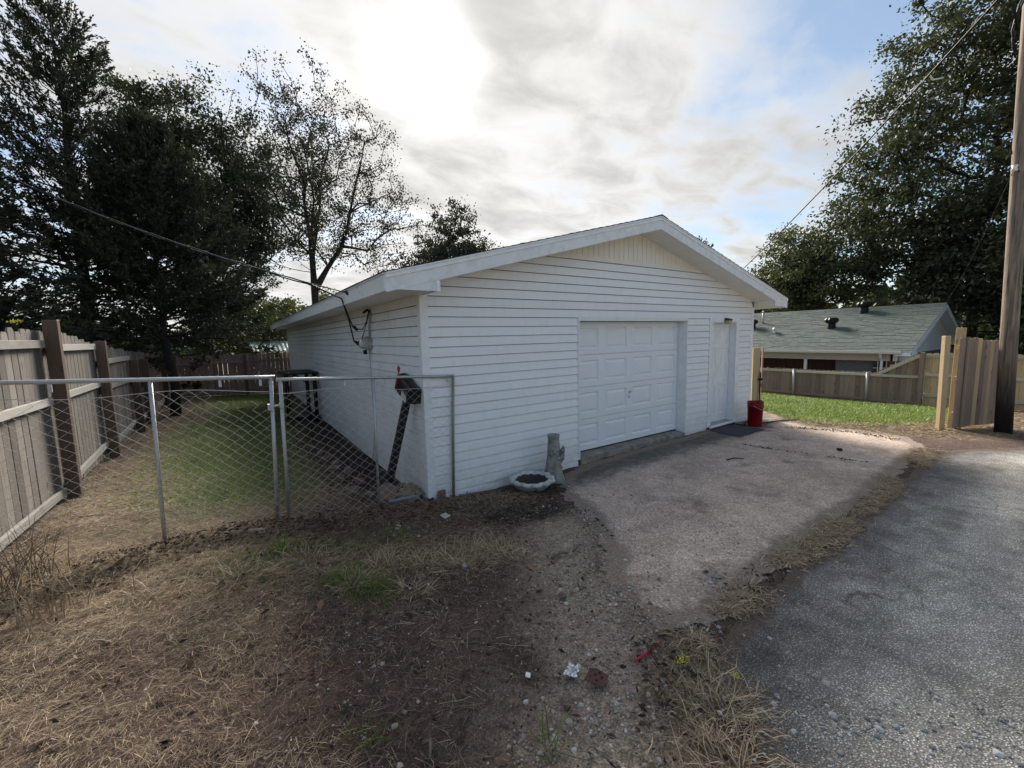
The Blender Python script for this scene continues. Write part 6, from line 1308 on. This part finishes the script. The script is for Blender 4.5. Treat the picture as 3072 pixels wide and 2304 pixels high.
    def dlit(x, y):
        d = ln_(x, y, [(-3.4, -.70), (-3.0, -.52), (-2.5, -.30), (-1.8, -.25), (-1.3, -.4)], .20) * 1.6
        d = np.maximum(d, np.clip(1 - np.abs(x + .5) / .7, 0, 1) * ((y > .1) & (y < 9)) * .7); d = np.maximum(d, ln_(x, y, [(-1.2, -.2), (-.3, -.35), (.6, -.5), (1.5, -.75)], .3) * .55)
        d = np.maximum(d, ln_(x, y, [(.9, -3.42), (1.3, -3.38)], .14)); d = np.maximum(d, ln_(x, y, [(-.05, -3.55), (-.2, -3.75), (-.3, -4.1)], .18) * .7); d = np.maximum(d, .022 * (x < .4) * (y < 0)); d = np.maximum(d, ln_(x, y, [(1.35, -1.5), (1.0, -2.2), (.75, -2.5)], .06) * .35)
        return d * (1 - .93 * hardm(x, y))
    x, y = sample((-4, 2, -4.5, 8), 110000, dlit, rng); n = len(x); P = np.stack([x, y, hz(x, y) + rng.uniform(.004, .035, n)], 1); up = np.stack([rng.normal(0, 1, n), rng.normal(0, 1, n), rng.normal(0, .25, n)], 1)
    leaves(m, P, .042, .40, rng, rng.beta(1.3, 2.6, n), up * 3, .45); o = m.build('leaf_litter', MT['litter'], None, tint=True); tag(o, 'dark leaf and bark litter drifted along the gate and side wall', 'litter', kind='stuff')
    ck = [tuple(ground_at(px, py)[:2]) for px, py in ((2236, 1336), (2330, 1352), (2420, 1362), (2520, 1378), (2600, 1390))]
    ck2 = [tuple(ground_at(px, py)[:2]) for px, py in ((2360, 1283), (2470, 1290), (2580, 1300), (2680, 1318))]
    xs_, ys_ = sample((4, 9, -3.4, -.5), 60000, lambda x, y: ln_(x, y, ck, .035) * .45 * np.clip((fbm(x, y, 4, 81) - .30) * 3, 0, 1) + ln_(x, y, ck2, .10) * .3, rng); n = len(xs_); P = np.stack([xs_, ys_, hz(xs_, ys_) + rng.uniform(.002, .014, n)], 1); m2 = MB(); leaves(m2, P, .034, .45, rng, rng.beta(1.3, 3, n), np.stack([rng.normal(0, 1, n), rng.normal(0, 1, n), rng.normal(0, .2, n)], 1) * 3, .3); o = m2.build('crack_debris', MT['litter'], None, tint=True); tag(o, 'dark debris lodged along cracks of the concrete drive', 'debris', kind='stuff')
    # bigger curled leaves
    m = MB(); x, y = sample((-3.5, .3, -4.2, 0), 170, lambda x, y: 1 - hardm(x, y), rng); n = len(x); P = np.stack([x, y, hz(x, y) + .016], 1); leaves(m, P, .065, .6, rng, rng.uniform(.45, 1, n), np.stack([rng.normal(0, 1, n), rng.normal(0, 1, n), rng.normal(0, .2, n)], 1) * 3, .3); o = m.build('fallen_leaves', MT['litter'], None, tint=True); tag(o, 'scattered brown fallen leaves on the foreground soil', 'leaves', kind='stuff')
    # pebbles
    m = MB()
    def dpeb(x, y):
        d = ln_(x, y, [(.55, -2.1), (.25, -2.55), (.05, -2.9), (-.30, -3.30), (-.60, -3.75)], .30) * (.35 + fbm(x, y, 5, 90)); d = np.maximum(d, ln_(x, y, [(-.75, -3.70), (-1.1, -3.62)], .12) * .7); d = np.maximum(d, ln_(x, y, [(1.1, -1.7), (1.2, -1.9), (.9, -2.5)], .2) * .25); d = np.maximum(d, ln_(x, y, [(1.25, -1.5), (1.05, -1.9), (.66, -2.4), (.30, -2.75), (.14, -3.1), (.35, -3.5)], .13) * .75); return np.maximum(d, .045)
    x, y = sample((-2.6, 2.2, -4.4, -.6), 62000, dpeb, rng); z = hz(x, y)
    for i in range(len(x)): rock(m, (x[i], y[i], z[i] + .002), min(.020, (.0056 * rng.lognormal(0, .48))), rng, .7, tint=rng.beta(2.2, 1.4))
    o = m.build('gravel', MT['pebble'], None, tint=True, smooth=False); tag(o, 'tan and white pebbles strewn where the drive breaks up', 'gravel', kind='stuff')
    m = MB()
    def dgr(x, y): return np.maximum(np.maximum(ln_(x, y, [(-.15, -4.05), (.15, -4.25), (.5, -4.5), (.8, -4.75)], .16), ln_(x, y, [(.85, -3.28), (1.05, -3.22)], .09)), np.maximum(ln_(x, y, [(.15, -3.78), (-.05, -3.95)], .07) * .7, .03 * (x < 2.5)))
    x, y = sample((-.8, 6, -5.2, -3.0), 15000, dgr, rng); k = np.maximum(soft(x, y, ROAD, .4), ln_(x, y, [(.85, -3.28), (1.05, -3.22)], .12)) > .2; x, y = x[k], y[k]; z = gz(x, y) + .012
    for i in range(len(x)): rock(m, (x[i], y[i], z[i] + .002), min(.022, .0065 * rng.lognormal(0, .45)), rng, .65, tint=rng.beta(2, 2))
    o = m.build('crushed_stone', MT['grey_gravel'], None, tint=True); tag(o, 'loose grey crushed stone along the broken asphalt edge', 'gravel', kind='stuff')
    # twigs
    m = MB(); x, y = sample((-3.4, .2, -4.2, .2), 420, lambda x, y: 1 - hardm(x, y), rng)
    for i in range(len(x)):
        a = rng.uniform(0, 6.28); l = rng.uniform(.05, .22); p = np.array([x[i], y[i]]); d = np.array([math.cos(a), math.sin(a)]); q = p + d * l * .5 + rng.normal(0, .012, 2); r = p + d * l; zz = hz(np.array([p[0], q[0], r[0]]), np.array([p[1], q[1], r[1]])) + .010
        m.tube([(p[0], p[1], zz[0]), (q[0], q[1], zz[1] + .004), (r[0], r[1], zz[2])], [.0028, .0024, .0014], 4, False, tint=.5)
    o = m.build('twigs', MT['twig'], None); tag(o, 'small brown twigs scattered over the foreground soil', 'twigs', kind='stuff')
build_cover()
